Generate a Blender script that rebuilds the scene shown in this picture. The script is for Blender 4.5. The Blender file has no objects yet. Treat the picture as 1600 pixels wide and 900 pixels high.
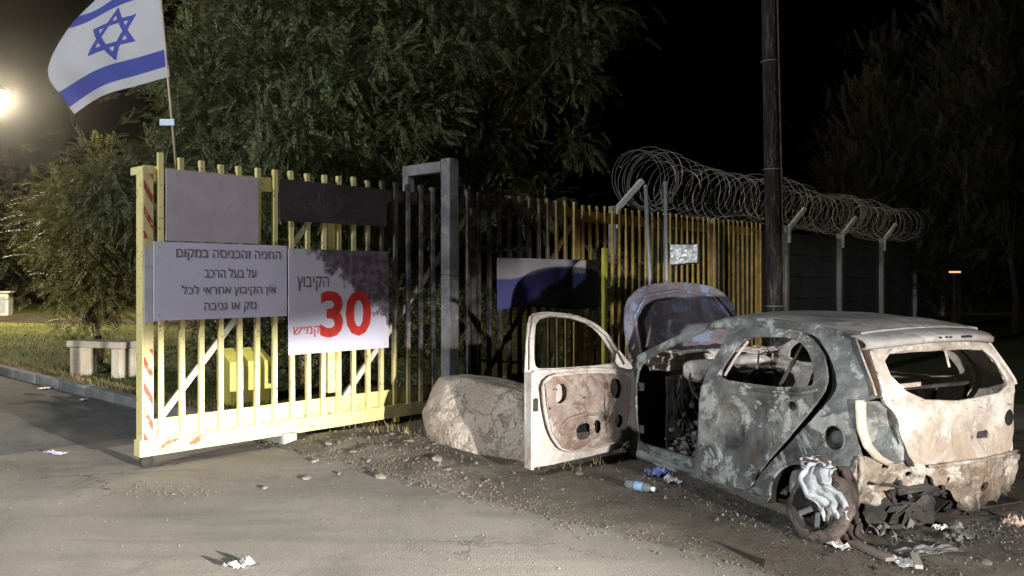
import bpy, math, random
import numpy as np
from mathutils import Vector, Matrix, noise, geometry
R = math.radians
random.seed(7); rng = np.random.default_rng(7)
S = bpy.context.scene
COL = S.collection

# ------------------------------------------------------------------ camera, world, lights, exposure
F_PX, Y0, CAM_H = 1300.0, 436.5, 1.57          # focal length in photo pixels, horizon row, eye height
cd = bpy.data.cameras.new('camera'); cam = bpy.data.objects.new('camera', cd); COL.objects.link(cam)
cam.location = (0, 0, CAM_H); cam.rotation_euler = (R(90), 0, 0)
cd.sensor_width = 36; cd.lens = 36 * F_PX / 1600; cd.shift_y = (Y0 - 450) / 1600
cd.clip_start = .05; cd.clip_end = 600
S.camera = cam

W = bpy.data.worlds.new('World'); S.world = W; W.use_nodes = True
wn = W.node_tree
sky = wn.nodes.new('ShaderNodeTexSky'); sky.sky_type = 'NISHITA'; sky.sun_disc = False
sky.sun_elevation = R(-6); sky.sun_rotation = R(200)
bg = wn.nodes['Background']; bg.inputs[1].default_value = .05
wn.links.new(sky.outputs[0], bg.inputs[0])

def add_light(name, kind, loc, energy, col, **kw):
    d = bpy.data.lights.new(name, kind); d.energy = energy; d.color = col
    for k, v in kw.items(): setattr(d, k, v)
    o = bpy.data.objects.new(name, d); COL.objects.link(o); o.location = loc
    return o
def aim(o, target):
    o.rotation_euler = (Vector(target) - o.location).to_track_quat('-Z', 'Y').to_euler()
moon = add_light('moon_light', 'SUN', (0, 0, 20), .012, (.75, .85, 1), angle=R(.5)); aim(moon, (6, 10, 0))

# low beam of the vehicle that lights the place, standing to the right of the viewer
HL = Vector((3.95, -.3, 1.0))
head = add_light('headlight_beam', 'SPOT', HL, 19000, (1, .945, .87), spot_size=R(120), spot_blend=.35, shadow_soft_size=.045)
aim(head, (-.6, 8.2, .55))
def head_nodes(l):
    # beam pattern of the lamp: bright below the cut-off line, which climbs towards the kerb side
    l.use_nodes = True; nt = l.node_tree; em = nt.nodes['Emission']
    g = nt.nodes.new('ShaderNodeNewGeometry')
    sp = nt.nodes.new('ShaderNodeSeparateXYZ'); nt.links.new(g.outputs['Incoming'], sp.inputs[0])
    def m(op, a, b=None, clamp=False):
        n = nt.nodes.new('ShaderNodeMath'); n.operation = op; n.use_clamp = clamp
        for i, x in enumerate((a, b)):
            if x is None: continue
            if isinstance(x, (int, float)): n.inputs[i].default_value = x
            else: nt.links.new(x, n.inputs[i])
        return n.outputs[0]
    sgn = HEAD_SIGN
    dx, dy, dz = (m('MULTIPLY', sp.outputs[i], sgn) for i in range(3))
    hor = m('SQRT', m('ADD', m('MULTIPLY', dx, dx), m('MULTIPLY', dy, dy)))
    el = m('DIVIDE', dz, hor)
    az = m('ARCTAN2', dx, dy)
    def mr(x, a, b, c, d):
        n = nt.nodes.new('ShaderNodeMapRange'); n.interpolation_type = 'SMOOTHSTEP'
        nt.links.new(x, n.inputs[0])
        for i, v in enumerate((a, b, c, d)): n.inputs[i+1].default_value = v
        return n.outputs[0]
    cut = mr(az, R(-38), R(-14), .002, .09)
    rel = m('SUBTRACT', el, cut)
    beam = mr(rel, -.045, .022, 1, HEAD_SPILL)
    hot = mr(az, R(-40), R(-25), 1, HEAD_RIGHT)
    low = mr(el, -.16, -.035, HEAD_LOW, 1)
    edge = mr(az, R(-70), R(-50), .25, 1)
    s = m('MULTIPLY', m('MULTIPLY', m('MULTIPLY', beam, hot), low), edge)
    nt.links.new(s, em.inputs['Strength'])
HEAD_SIGN, HEAD_SPILL, HEAD_RIGHT, HEAD_LOW = 1, .014, .15, 1.0
head_nodes(head.data)
# tall street lamp behind the viewer's left shoulder (its twin is seen in the distance)
lamp_near = add_light('street_light', 'SPOT', (-8.3, -1.9, 7.0), 5000, (.95, .985, 1), spot_size=R(165), spot_blend=.6, shadow_soft_size=.16)
aim(lamp_near, (-1.5, 7, 0))

S.view_settings.view_transform = 'Standard'; S.view_settings.look = 'None'
S.view_settings.exposure = 0; S.view_settings.gamma = 1; S.view_settings.use_curve_mapping = False
S.cycles.use_denoising = True
S.cycles.max_bounces = 6; S.cycles.diffuse_bounces = 3; S.cycles.glossy_bounces = 2; S.cycles.transmission_bounces = 4; S.cycles.transparent_max_bounces = 4
S.cycles.caustics_reflective = False; S.cycles.caustics_refractive = False
S.cycles.sample_clamp_indirect = 4; S.cycles.volume_bounces = 0

# ------------------------------------------------------------------ places
def gnd(u, v, z=0.0):
    d = (CAM_H - z) * F_PX / (v - Y0); return Vector(((u - 800) / F_PX * d, d, z))
def at(u, v, d):
    return Vector(((u - 800) / F_PX * d, d, CAM_H - (v - Y0) / F_PX * d))
GATE_O = Vector((-3.086, 6.834, 0)); GATE_YAW = R(47.426)
CAR_O = Vector((2.563, 5.869, 0)); CAR_YAW = R(117.33)
ROAD_A = Vector((1.32, 4.5, 0)); ROAD_E = Vector((-9.78, 9.24, 0)).normalized(); ROAD_N = Vector((ROAD_E.y, -ROAD_E.x, 0))
def road(s, w, z=0.0):            # s along the road away from the viewer, w to the right of its edge
    p = ROAD_A + ROAD_E * s + ROAD_N * w; return Vector((p.x, p.y, z))

# ------------------------------------------------------------------ mesh helpers
class MB:
    def __init__(s): s.v = []; s.f = []
    def add(s, vs, fs):
        o = len(s.v); s.v += [tuple(p) for p in vs]; s.f += [tuple(i + o for i in q) for q in fs]; return s
    def box(s, c, d, rot=None, taper=1.0):
        h = [x / 2 for x in d]; vs = []
        for z in (-1, 1):
            k = taper if z > 0 else 1
            for x, y in ((-1, -1), (1, -1), (1, 1), (-1, 1)):
                p = Vector((x * h[0] * k, y * h[1] * k, z * h[2]))
                if rot is not None: p = rot @ p
                vs.append(p + Vector(c))
        return s.add(vs, [(3, 2, 1, 0), (4, 5, 6, 7), (0, 1, 5, 4), (1, 2, 6, 5), (2, 3, 7, 6), (3, 0, 4, 7)])
    def bar(s, a, b, w, h, up=(0, 0, 1)):      # rectangular bar from a to b
        a = Vector(a); b = Vector(b); d = (b - a).normalized(); up = Vector(up)
        if abs(d.dot(up)) > .98: up = Vector((1, 0, 0))
        x = d.cross(up).normalized(); y = x.cross(d)
        vs = [p + x * i * w / 2 + y * j * h / 2 for p in (a, b) for i, j in ((-1, -1), (1, -1), (1, 1), (-1, 1))]
        return s.add(vs, [(0, 1, 2, 3), (7, 6, 5, 4), (4, 5, 1, 0), (5, 6, 2, 1), (6, 7, 3, 2), (7, 4, 0, 3)])
    def tube(s, pts, r, n=8, caps=True, closed=False):
        pts = [Vector(p) for p in pts]; k = len(pts); vs = []; fs = []
        u = None
        for i, p in enumerate(pts):
            if closed: d = pts[(i + 1) % k] - pts[i - 1]
            else: d = pts[min(i + 1, k - 1)] - pts[max(i - 1, 0)]
            d.normalize()
            if u is None:
                u = d.cross(Vector((0, 0, 1)) if abs(d.z) < .9 else Vector((1, 0, 0))).normalized()
            else:
                u = (u - d * u.dot(d)).normalized()
            w = d.cross(u); rr = r[i] if isinstance(r, (list, tuple)) else r
            vs += [p + u * math.cos(2 * math.pi * j / n) * rr + w * math.sin(2 * math.pi * j / n) * rr for j in range(n)]
        for i in range(k if closed else k - 1):
            a = i * n; b = ((i + 1) % k) * n
            for j in range(n): fs.append((a + j, a + (j + 1) % n, b + (j + 1) % n, b + j))
        if caps and not closed: fs += [tuple(range(n))[::-1], tuple(range((k - 1) * n, k * n))]
        return s.add(vs, fs)
    def lathe(s, prof, c=(0, 0, 0), n=20, M=None):
        vs = []; k = len(prof)
        for r, z in prof:
            for j in range(n):
                p = Vector((r * math.cos(2 * math.pi * j / n), r * math.sin(2 * math.pi * j / n), z))
                if M is not None: p = M @ p
                vs.append(p + Vector(c))
        fs = [(i * n + j, i * n + (j + 1) % n, (i + 1) * n + (j + 1) % n, (i + 1) * n + j) for i in range(k - 1) for j in range(n)]
        return s.add(vs, fs)
    def grid(s, fn, nu, nv):
        vs = [fn(i / nu, j / nv) for i in range(nu + 1) for j in range(nv + 1)]
        return s.add(vs, [(i * (nv + 1) + j, (i + 1) * (nv + 1) + j, (i + 1) * (nv + 1) + j + 1, i * (nv + 1) + j + 1) for i in range(nu) for j in range(nv)])
    def mesh(s, name):
        m = bpy.data.meshes.new(name); m.from_pydata(s.v, [], s.f); m.update(); return m
    def build(s, name, mat, parent=None, smooth=False, bevel=0, solid=0, offset=-1, loc=None):
        return link(name, s.mesh(name), mat, parent, smooth, bevel, solid, offset, loc)
def link(name, me, mat, parent=None, smooth=False, bevel=0, solid=0, offset=-1, loc=None):
    if mat is not None and not me.materials: me.materials.append(mat)
    if smooth: me.polygons.foreach_set('use_smooth', [True] * len(me.polygons))
    o = bpy.data.objects.new(name, me); COL.objects.link(o); o.parent = parent
    if loc is not None: o.location = loc
    if solid:
        q = o.modifiers.new('thickness', 'SOLIDIFY'); q.thickness = solid; q.offset = offset
    if bevel:
        q = o.modifiers.new('edges', 'BEVEL'); q.width = bevel; q.segments = 2; q.limit_method = 'ANGLE'
    return o
def tag(o, label=None, cat=None, group=None, kind=None):
    for k, v in (('label', label), ('category', cat), ('group', group), ('kind', kind)):
        if v: o[k] = v
    return o
def empty(name, loc, rz=0, label=None, cat=None, group=None):
    o = bpy.data.objects.new(name, None); COL.objects.link(o); o.location = loc; o.rotation_euler.z = rz
    o.empty_display_size = .1
    return tag(o, label, cat, group)
def nz(p, s=1.0, o=0.0):
    return noise.noise(Vector((p[0] * s + o, p[1] * s - o * .7, p[2] * s + o * 1.3)))
def fbm(p, s=1.0, o=0.0, n=4):
    a = 0; k = 1; t = 0
    for i in range(n):
        a += nz(p, s, o + i * 7.1) * k; t += k; k *= .5; s *= 2.1
    return a / t
def rock(name, mat, c, size, seed, n=3, rough=.28, flat=.0, rz=0, parent=None):
    import bmesh
    bm = bmesh.new(); bmesh.ops.create_icosphere(bm, subdivisions=n, radius=1)
    Rm = Matrix.Rotation(rz, 3, 'Z')
    for v in bm.verts:
        p = v.co.copy()
        q = Vector([math.copysign(abs(x) ** .75, x) for x in p])       # blocky
        k = 1 + rough * fbm(p, .9, seed, 3) + rough * .35 * fbm(p, 3.2, seed + 3, 3)
        q = Vector((q.x * size[0], q.y * size[1], q.z * size[2])) * k
        if q.z < -size[2] * (1 - flat): q.z = -size[2] * (1 - flat)
        v.co = Rm @ q
    me = bpy.data.meshes.new(name); bm.to_mesh(me); bm.free()
    o = link(name, me, mat, parent, smooth=False, loc=c); return o

# outline (2-D, counter-clockwise or not) -> meshed panel mapped through fn(u, v)
def inside(p, poly):
    c = False; n = len(poly); x, y = p; j = n - 1
    for i in range(n):
        xi, yi = poly[i]; xj, yj = poly[j]
        if (yi > y) != (yj > y) and x < (xj - xi) * (y - yi) / (yj - yi) + xi: c = not c
        j = i
    return c
def chaikin(p, it=2, k=.22):
    for _ in range(it):
        q = []
        for i in range(len(p)):
            a = p[i]; b = p[(i + 1) % len(p)]
            q += [(a[0] + (b[0] - a[0]) * k, a[1] + (b[1] - a[1]) * k), (a[0] + (b[0] - a[0]) * (1 - k), a[1] + (b[1] - a[1]) * (1 - k))]
        p = q
    return p
def resample(p, r):
    q = []
    for i in range(len(p)):
        a = p[i]; b = p[(i + 1) % len(p)]; d = math.dist(a, b); n = max(1, int(round(d / r)))
        q += [(a[0] + (b[0] - a[0]) * t / n, a[1] + (b[1] - a[1]) * t / n) for t in range(n)]
    return q
def panel_mesh(name, outline, holes, fn, res=.05, round_it=1):
    out = resample(chaikin(outline, round_it) if round_it else outline, res)
    hs = [resample(chaikin(h, round_it) if round_it else h, res) for h in holes]
    vs = []; es = []
    for loop in [out] + hs:
        o = len(vs); n = len(loop); vs += [Vector(p) for p in loop]; es += [(o + i, o + (i + 1) % n) for i in range(n)]
    xs = [p[0] for p in out]; ys = [p[1] for p in out]
    x = min(xs) + res / 2
    while x < max(xs):
        y = min(ys) + res / 2
        while y < max(ys):
            if inside((x, y), out) and not any(inside((x, y), h) for h in hs):
                if min((v - Vector((x, y))).length_squared for v in vs[:len(es)]) > (res * .5) ** 2: vs.append(Vector((x, y)))
            y += res
        x += res
    V, E_, Fc, *_ = geometry.delaunay_2d_cdt(vs, es, [], 0, 1e-5)
    fs = []
    for f in Fc:
        cx = sum(V[i].x for i in f) / len(f); cy = sum(V[i].y for i in f) / len(f)
        if inside((cx, cy), out) and not any(inside((cx, cy), h) for h in hs): fs.append(tuple(f))
    me = bpy.data.meshes.new(name); me.from_pydata([tuple(fn(v.x, v.y)) for v in V], [], fs); me.update()
    return me
def panel(name, outline, holes, fn, mat, parent, res=.05, thick=.018, round_it=1, offset=0):
    return link(name, panel_mesh(name, outline, holes, fn, res, round_it), mat, parent, smooth=False, solid=thick, offset=offset)
def circle(cx, cy, r, n=18, ry=None):
    return [(cx + r * math.cos(2 * math.pi * i / n), cy + (ry or r) * math.sin(2 * math.pi * i / n)) for i in range(n)]

# ------------------------------------------------------------------ materials
class NT:
    def __init__(s, name, ref=None):
        s.m = bpy.data.materials.new(name); s.m.use_nodes = True; s.t = s.m.node_tree
        s.b = s.t.nodes['Principled BSDF']; tc = s.t.nodes.new('ShaderNodeTexCoord'); s.tc = tc
        if ref: tc.object = ref
        s.co = tc.outputs['Object']
    def L(s, a, b): s.t.links.new(a, b)
    def _in(s, n, i, x):
        if x is None: return
        if isinstance(x, (int, float)): n.inputs[i].default_value = x
        elif isinstance(x, (tuple, list)): n.inputs[i].default_value = (*x, 1) if len(n.inputs[i].default_value) == 4 else x
        else: s.L(x, n.inputs[i])
    def noise(s, scale, det=6, rough=.6, dist=0, co=None, fac=True):
        n = s.t.nodes.new('ShaderNodeTexNoise'); s.L(co or s.co, n.inputs['Vector'])
        n.inputs['Scale'].default_value = scale; n.inputs['Detail'].default_value = det
        n.inputs['Roughness'].default_value = rough; n.inputs['Distortion'].default_value = dist
        return n.outputs[0 if fac else 1]
    def voro(s, scale, feat='F1', co=None, out='Distance', rnd=1):
        n = s.t.nodes.new('ShaderNodeTexVoronoi'); n.feature = feat; s.L(co or s.co, n.inputs['Vector'])
        n.inputs['Scale'].default_value = scale; n.inputs['Randomness'].default_value = rnd; return n.outputs[out]
    def ramp(s, x, stops, interp='LINEAR'):
        n = s.t.nodes.new('ShaderNodeValToRGB'); n.color_ramp.interpolation = interp; e = n.color_ramp.elements
        while len(e) < len(stops): e.new(.5)
        for i, (p, c) in enumerate(stops):
            e[i].position = p; e[i].color = (*c, 1) if not isinstance(c, (int, float)) else (c, c, c, 1)
        s.L(x, n.inputs[0]); return n.outputs[0]
    def mix(s, f, a, b, mode='MIX'):
        n = s.t.nodes.new('ShaderNodeMix'); n.data_type = 'RGBA'; n.blend_type = mode
        s._in(n, 0, f); s._in(n, 6, a); s._in(n, 7, b); return n.outputs[2]
    def math(s, op, a, b=None, c=None, clamp=False):
        n = s.t.nodes.new('ShaderNodeMath'); n.operation = op; n.use_clamp = clamp
        for i, x in enumerate((a, b, c)): s._in(n, i, x)
        return n.outputs[0]
    def step(s, x, a, b, lo=0, hi=1):
        n = s.t.nodes.new('ShaderNodeMapRange'); n.interpolation_type = 'SMOOTHSTEP'; s.L(x, n.inputs[0])
        for i, v in enumerate((a, b, lo, hi)): n.inputs[i + 1].default_value = v
        return n.outputs[0]
    def sep(s, co=None):
        n = s.t.nodes.new('ShaderNodeSeparateXYZ'); s.L(co or s.co, n.inputs[0]); return n.outputs
    def scaled(s, v, rot=(0, 0, 0)):
        n = s.t.nodes.new('ShaderNodeMapping'); s.L(s.co, n.inputs[0]); n.inputs['Scale'].default_value = v; n.inputs['Rotation'].default_value = rot
        return n.outputs[0]
    def bump(s, h, strength=.4, dist=.02):
        n = s.t.nodes.new('ShaderNodeBump'); n.inputs['Strength'].default_value = strength; n.inputs['Distance'].default_value = dist
        s.L(h, n.inputs['Height']); s.L(n.outputs[0], s.b.inputs['Normal'])
    def done(s, col, rough=.8, metal=0, spec=.3):
        s._in(s.b, 'Base Color', col); s._in(s.b, 'Roughness', rough); s._in(s.b, 'Metallic', metal)
        s.b.inputs['Specular IOR Level'].default_value = spec; return s.m
def plain(name, col, rough=.7, var=.25, scale=6, metal=0, spec=.3, bump=.15):
    n = NT(name); a = n.noise(scale, 5, .6); b = n.noise(scale * 7, 3, .6)
    lo = tuple(c * (1 - var) for c in col); hi = tuple(min(1, c * (1 + var * .8)) for c in col)
    c = n.ramp(a, [(.3, lo), (.7, hi)]); c = n.mix(n.step(b, .45, .75, 0, .35), c, tuple(x * .55 for x in col))
    n.bump(b, bump, .01); return n.done(c, rough, metal, spec)
def burnt(name, cols, patch, rust, soot=.35, sc=1.8, pk=.5, rk=.5, seed=0, sooty=None, low_rust=None):
    # scorched sheet metal: big clouds, flaked pale patches with hard edges, rust bloom and speckle, soot
    n = NT(name); raw = n.co
    mp = n.t.nodes.new('ShaderNodeMapping'); n.L(n.co, mp.inputs[0]); mp.inputs['Location'].default_value = (seed, seed * 1.7, -seed); n.co = mp.outputs[0]
    a = n.noise(sc, 9, .68, .3)
    k = len(cols); c = n.ramp(a, [(.36 + .28 * i / (k - 1), x) for i, x in enumerate(cols)])
    pa = n.noise(sc * 1.5, 10, .72, .5); pm = n.step(pa, .535, .565); c = n.mix(n.math('MULTIPLY', pm, pk), c, patch)
    ru = n.noise(sc * 1.9, 10, .74, .9); rm = n.step(ru, .51, .60); c = n.mix(n.math('MULTIPLY', rm, rk), c, rust)
    sp = n.noise(sc * 20, 5, .7); c = n.mix(n.step(sp, .585, .66, 0, rk), c, tuple(x * .45 for x in rust))
    so = n.noise(sc * 1.1, 8, .72, 1.0); c = n.mix(n.step(so, .53, .66, 0, soot), c, (.018, .017, .016))
    fl = n.noise(sc * 7, 8, .75, .8); c = n.mix(n.step(fl, .57, .62, 0, .35), c, tuple(x * .6 for x in cols[0]))
    if sooty:
        for ax, lo, hi, k2 in sooty:
            v = n.sep(raw)[ax]; e = n.math('ADD', v, n.math('MULTIPLY_ADD', n.noise(5, 7, .7, .6), .5, -.25)); c = n.mix(n.step(e, lo, hi, k2, 0) if lo < hi else n.step(e, hi, lo, 0, k2), c, (.02, .018, .017))
    if low_rust:
        e = n.math('ADD', n.sep(raw)[2], n.math('MULTIPLY_ADD', n.noise(3.2, 8, .74, .5), .9, -.45)); c = n.mix(n.step(e, low_rust[0], low_rust[1], low_rust[2], 0), c, low_rust[3])
    fine = n.noise(sc * 60, 3, .6)
    n.bump(n.math('ADD', n.math('MULTIPLY', sp, .5), n.math('ADD', n.math('ADD', n.math('MULTIPLY', ru, .7), n.math('MULTIPLY', pm, .25)), n.math('MULTIPLY', fine, .3))), .7, .014)
    r = n.step(a, .3, .7, .62, .92)
    return n.done(c, r, 0, .25)

M = {}; HAZE = .0003
def ground_mat(name, c0, c1, c2, sc=.5, speck=.5, bump=.5, dust=None):
    n = NT(name); a = n.noise(sc, 8, .6, .3); b = n.noise(sc * 9, 8, .7); d = n.noise(sc * 70, 5, .75)
    c = n.ramp(a, [(.32, c0), (.5, c1), (.68, c2)])
    c = n.mix(n.step(b, .42, .68, 0, .55), c, tuple(x * .62 for x in c1))
    v = n.voro(sc * 110); c = n.mix(n.step(v, .12, .3, speck, 0), c, tuple(min(1, x * 1.9) for x in c2))
    c = n.mix(n.step(d, .5, .72, 0, .5), c, tuple(x * .45 for x in c0))
    if dust: c = n.mix(n.step(n.noise(sc * .8, 5, .5), .4, .65, 0, .6), c, dust)
    n.bump(n.math('ADD', d, n.math('MULTIPLY', b, .6)), bump, .03)
    return n.done(c, .92, 0, .15)
def stone_mat():
    n = NT('limestone'); a = n.noise(2.2, 9, .68, .4); b = n.noise(14, 8, .75); cr = n.voro(3.1, 'DISTANCE_TO_EDGE', n.scaled((1, 1, .6)))
    wv = n.t.nodes.new('ShaderNodeVectorMath'); wv.operation = 'ADD'; n.L(n.co, wv.inputs[0]); n.L(n.noise(3, 5, .7, 0, None, False), wv.inputs[1]); cr = n.voro(2.3, 'DISTANCE_TO_EDGE', wv.outputs[0])
    c = n.ramp(a, [(.36, (.46, .38, .31)), (.5, (.58, .50, .43)), (.64, (.67, .59, .52))]); c = n.mix(n.step(b, .54, .66, 0, .35), c, (.3, .25, .215))
    ck = n.step(cr, .006, .022, 1, 0); c = n.mix(n.math('MULTIPLY', ck, .3), c, (.2, .17, .15)); pit = n.voro(26); c = n.mix(n.step(pit, .1, .25, .5, 0), c, (.24, .2, .17))
    n.bump(n.math('SUBTRACT', n.math('ADD', n.math('MULTIPLY', a, .8), n.math('ADD', n.math('MULTIPLY', b, .7), n.math('MULTIPLY', pit, .35))), n.math('MULTIPLY', ck, .5)), 1.0, .05)
    return n.done(c, .92, 0, .15)
M['soil'] = ground_mat('soil', (.105, .092, .076), (.175, .155, .128), (.26, .233, .193), 1.1, .45, .9)
M['far_ground'] = ground_mat('far_ground', (.05, .055, .03), (.08, .08, .045), (.13, .12, .075), .15, .2, .4)
def road_mat(name, c0, c1, c2, crack=.6):
    n = NT(name)
    a = n.noise(.55, 7, .6, .4); st = n.noise(1.6, 6, .6, 0, n.scaled((.35, 1.8, 1), (0, 0, R(-42))))
    c = n.ramp(a, [(.3, c0), (.52, c1), (.72, c2)])
    c = n.mix(n.step(st, .46, .68, 0, .38), c, tuple(x * .62 for x in c0)); bl = n.noise(.9, 7, .68, .8); c = n.mix(n.step(bl, .54, .64, 0, .38), c, tuple(x * .55 for x in c0)); tr_ = n.noise(.5, 3, .5, .6, n.scaled((.12, 3.4, 1), (0, 0, R(-25)))); c = n.mix(n.step(tr_, .56, .66, 0, .15), c, tuple(x * .6 for x in c0))
    f = n.noise(55, 5, .75); c = n.mix(n.step(f, .52, .7, 0, .45), c, tuple(x * .5 for x in c0))
    g = n.voro(150); c = n.mix(n.step(g, .1, .28, .35, 0), c, tuple(min(1, x * 1.7) for x in c2))
    wv = n.t.nodes.new('ShaderNodeVectorMath'); wv.operation = 'ADD'
    nn = n.noise(1.3, 5, .7, 0, None, False); n.L(n.co, wv.inputs[0]); n.L(nn, wv.inputs[1])
    cr = n.voro(.55, 'DISTANCE_TO_EDGE', wv.outputs[0]); gate = n.noise(.35, 3, .5)
    cm = n.math('MULTIPLY', n.step(cr, .003, .010, 1, 0), n.step(gate, .53, .6, 0, crack))
    c = n.mix(cm, c, tuple(x * .25 for x in c0))
    n.bump(n.math('SUBTRACT', n.math('ADD', n.math('MULTIPLY', f, .6), n.math('MULTIPLY', g, .5)), cm), .55, .015)
    return n.done(c, .88, 0, .2)
M['apron'] = road_mat('pale_paving', (.16, .149, .133), (.22, .204, .181), (.29, .268, .234))
M['roadway'] = road_mat('roadway', (.12, .122, .122), (.155, .157, .155), (.2, .2, .195), .3)
M['lawn'] = ground_mat('lawn_turf', (.06, .075, .022), (.10, .115, .035), (.18, .165, .065), .35, .15, .8)
M['kerb'] = ground_mat('kerb_concrete', (.2, .21, .215), (.3, .31, .31), (.4, .4, .39), 1.3, .3, .35)
M['grass'] = plain('grass', (.09, .12, .035), .7, .5, 1.5, bump=0)
M['dry_grass'] = plain('dry_grass', (.28, .22, .11), .8, .4, 1.5, bump=0)
M['stone'] = stone_mat()
M['rubble'] = ground_mat('rubble_stone', (.13, .115, .1), (.22, .195, .17), (.34, .31, .27), 3, .2, .6)
M['char'] = plain('char', (.017, .016, .015), .9, .5, 9, bump=.8)
M['ash'] = plain('ash', (.16, .155, .15), .95, .6, 9, bump=.8)
M['galv'] = plain('galvanised_steel', (.38, .39, .40), .5, .2, 5, .35, .4)
M['wire'] = plain('razor_wire_steel', (.30, .295, .285), .45, .2, 9, .4)
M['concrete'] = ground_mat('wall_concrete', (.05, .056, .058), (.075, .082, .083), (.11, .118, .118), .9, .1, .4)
M['paper'] = plain('paper', (.72, .72, .7), .8, .12, 12)
M['white_paint'] = plain('white_paint', (.62, .6, .55), .6, .15, 4)
M['black_rubber'] = plain('black_rubber', (.02, .02, .02), .8, .3, 10)
M['lamp_metal'] = plain('lamp_metal', (.25, .26, .27), .5, .2, 4, .3)
M['bark'] = plain('bark', (.10, .075, .055), .95, .45, 5, bump=.9)
def glow(name, col, e):
    m = bpy.data.materials.new(name); m.use_nodes = True; b = m.node_tree.nodes['Principled BSDF']
    b.inputs['Base Color'].default_value = (*col, 1); b.inputs['Emission Color'].default_value = (*col, 1); b.inputs['Emission Strength'].default_value = e
    return m
def leafmat(name, c0, c1):
    n = NT(name); g = n.t.nodes.new('ShaderNodeNewGeometry')
    c = n.ramp(g.outputs['Random Per Island'], [(.1, c0), (.6, c1), (.97, tuple(min(1, x * 1.5) for x in c1))])
    n.done(c, .55, 0, .35)
    tr = n.t.nodes.new('ShaderNodeBsdfTranslucent'); n.L(c, tr.inputs[0]); mx = n.t.nodes.new('ShaderNodeMixShader'); mx.inputs[0].default_value = .22
    n.L(n.b.outputs[0], mx.inputs[1]); n.L(tr.outputs[0], mx.inputs[2]); n.L(mx.outputs[0], n.t.nodes['Material Output'].inputs[0])
    return n.m
M['leaf_a'] = leafmat('leaf_grey_green', (.055, .07, .034), (.195, .215, .105))
M['leaf_b'] = leafmat('leaf_deep_green', (.036, .046, .022), (.12, .135, .062))
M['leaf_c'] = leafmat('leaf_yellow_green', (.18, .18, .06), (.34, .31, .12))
M['leaf_d'] = leafmat('leaf_tamarisk_dim', (.018, .02, .015), (.046, .047, .036))  # leaf tone lowered to stand for the weak light on these trees
# ------------------------------------------------------------------ setting
def sheet(name, pts, mat, z=0, kind='structure', div=0):
    m = MB(); m.add([(p[0], p[1], z) for p in pts], [tuple(range(len(pts)))])
    return tag(m.build(name, mat), kind=kind)
sheet('ground', [(-300, -60), (300, -60), (300, 380), (-300, 380)], M['far_ground'], -.03)
GL = Vector((-4.56, 7.41, 0)); gd = Vector((math.cos(GATE_YAW), math.sin(GATE_YAW), 0))
def s_at(w):               # road coordinate of the tone change at offset w from the edge
    o = ROAD_A + ROAD_N * w - GL; n2 = Vector((-gd.y, gd.x, 0)); return -o.dot(n2) / ROAD_E.dot(n2)
EDGE = .04
def edge_wob(s): return .05 * fbm((s, 0, 0), .9, 3, 3)
# pavement in front of the gate: broken edge against the dirt
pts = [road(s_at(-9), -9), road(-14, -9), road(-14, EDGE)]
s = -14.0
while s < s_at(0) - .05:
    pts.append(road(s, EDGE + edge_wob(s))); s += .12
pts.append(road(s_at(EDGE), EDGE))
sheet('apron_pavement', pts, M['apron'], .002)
sheet('road', [road(s_at(-9), -9), road(s_at(.0), 0), road(90, 0), road(90, -9)], M['roadway'], -.003)  # darker sheet beyond the line behind the gate, paler apron before it

# dirt verge with real relief, from the pavement edge back past the fence
KERB_S0 = 4.75
def verge_h(p):
    s = (p - ROAD_A).dot(ROAD_E); w = (p - ROAD_A).dot(ROAD_N)
    k = min(1, max(0, (w + .05) / .5))
    m = math.exp(-(((s - 3.9) / 1.2) ** 2 + ((w - .55) / .6) ** 2)) * .07      # rubble heap under the gate
    return .006 + k * (.015 + .03 * (fbm((p.x, p.y, 0), .8, 2, 3) + .4)) * 1.0 + k * .02 * fbm((p.x, p.y, 0), 4.5, 5, 4) + m * (1 + .9 * fbm((p.x, p.y, 0), 3.3, 9, 3))
mb = MB(); NU, NV = 190, 130
def vfn(a, b):
    s = -5 + 14.5 * a; w = -.06 + 10 * b * b * .6 + 4 * b * .4
    p = road(s, w + edge_wob(s) * (1 - min(1, b * 8))); return (p.x, p.y, verge_h(p) if w > -.03 else -.004)
mb.grid(lambda a, b: vfn(a, b), NU, NV)
verge = tag(mb.build('dirt_verge', M['soil'], smooth=True), kind='structure')

# lawn behind the kerb and its rolling far part
def lawn_h(x, y): return .115 + .03 * fbm((x, y, 0), .35, 4, 3) + .004 * max(0, y - 16)
mb = MB()
def lfn(a, b):
    s = 5.6 + 60 * a ** 1.7; w = .13 + 34 * b ** 1.6; p = road(s, w); return (p.x, p.y, lawn_h(p.x, p.y) - (.1 * max(0, 1 - b * 30)) * 0)
mb.grid(lfn, 70, 60)
tag(mb.build('lawn', M['lawn'], smooth=True), kind='structure')
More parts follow.
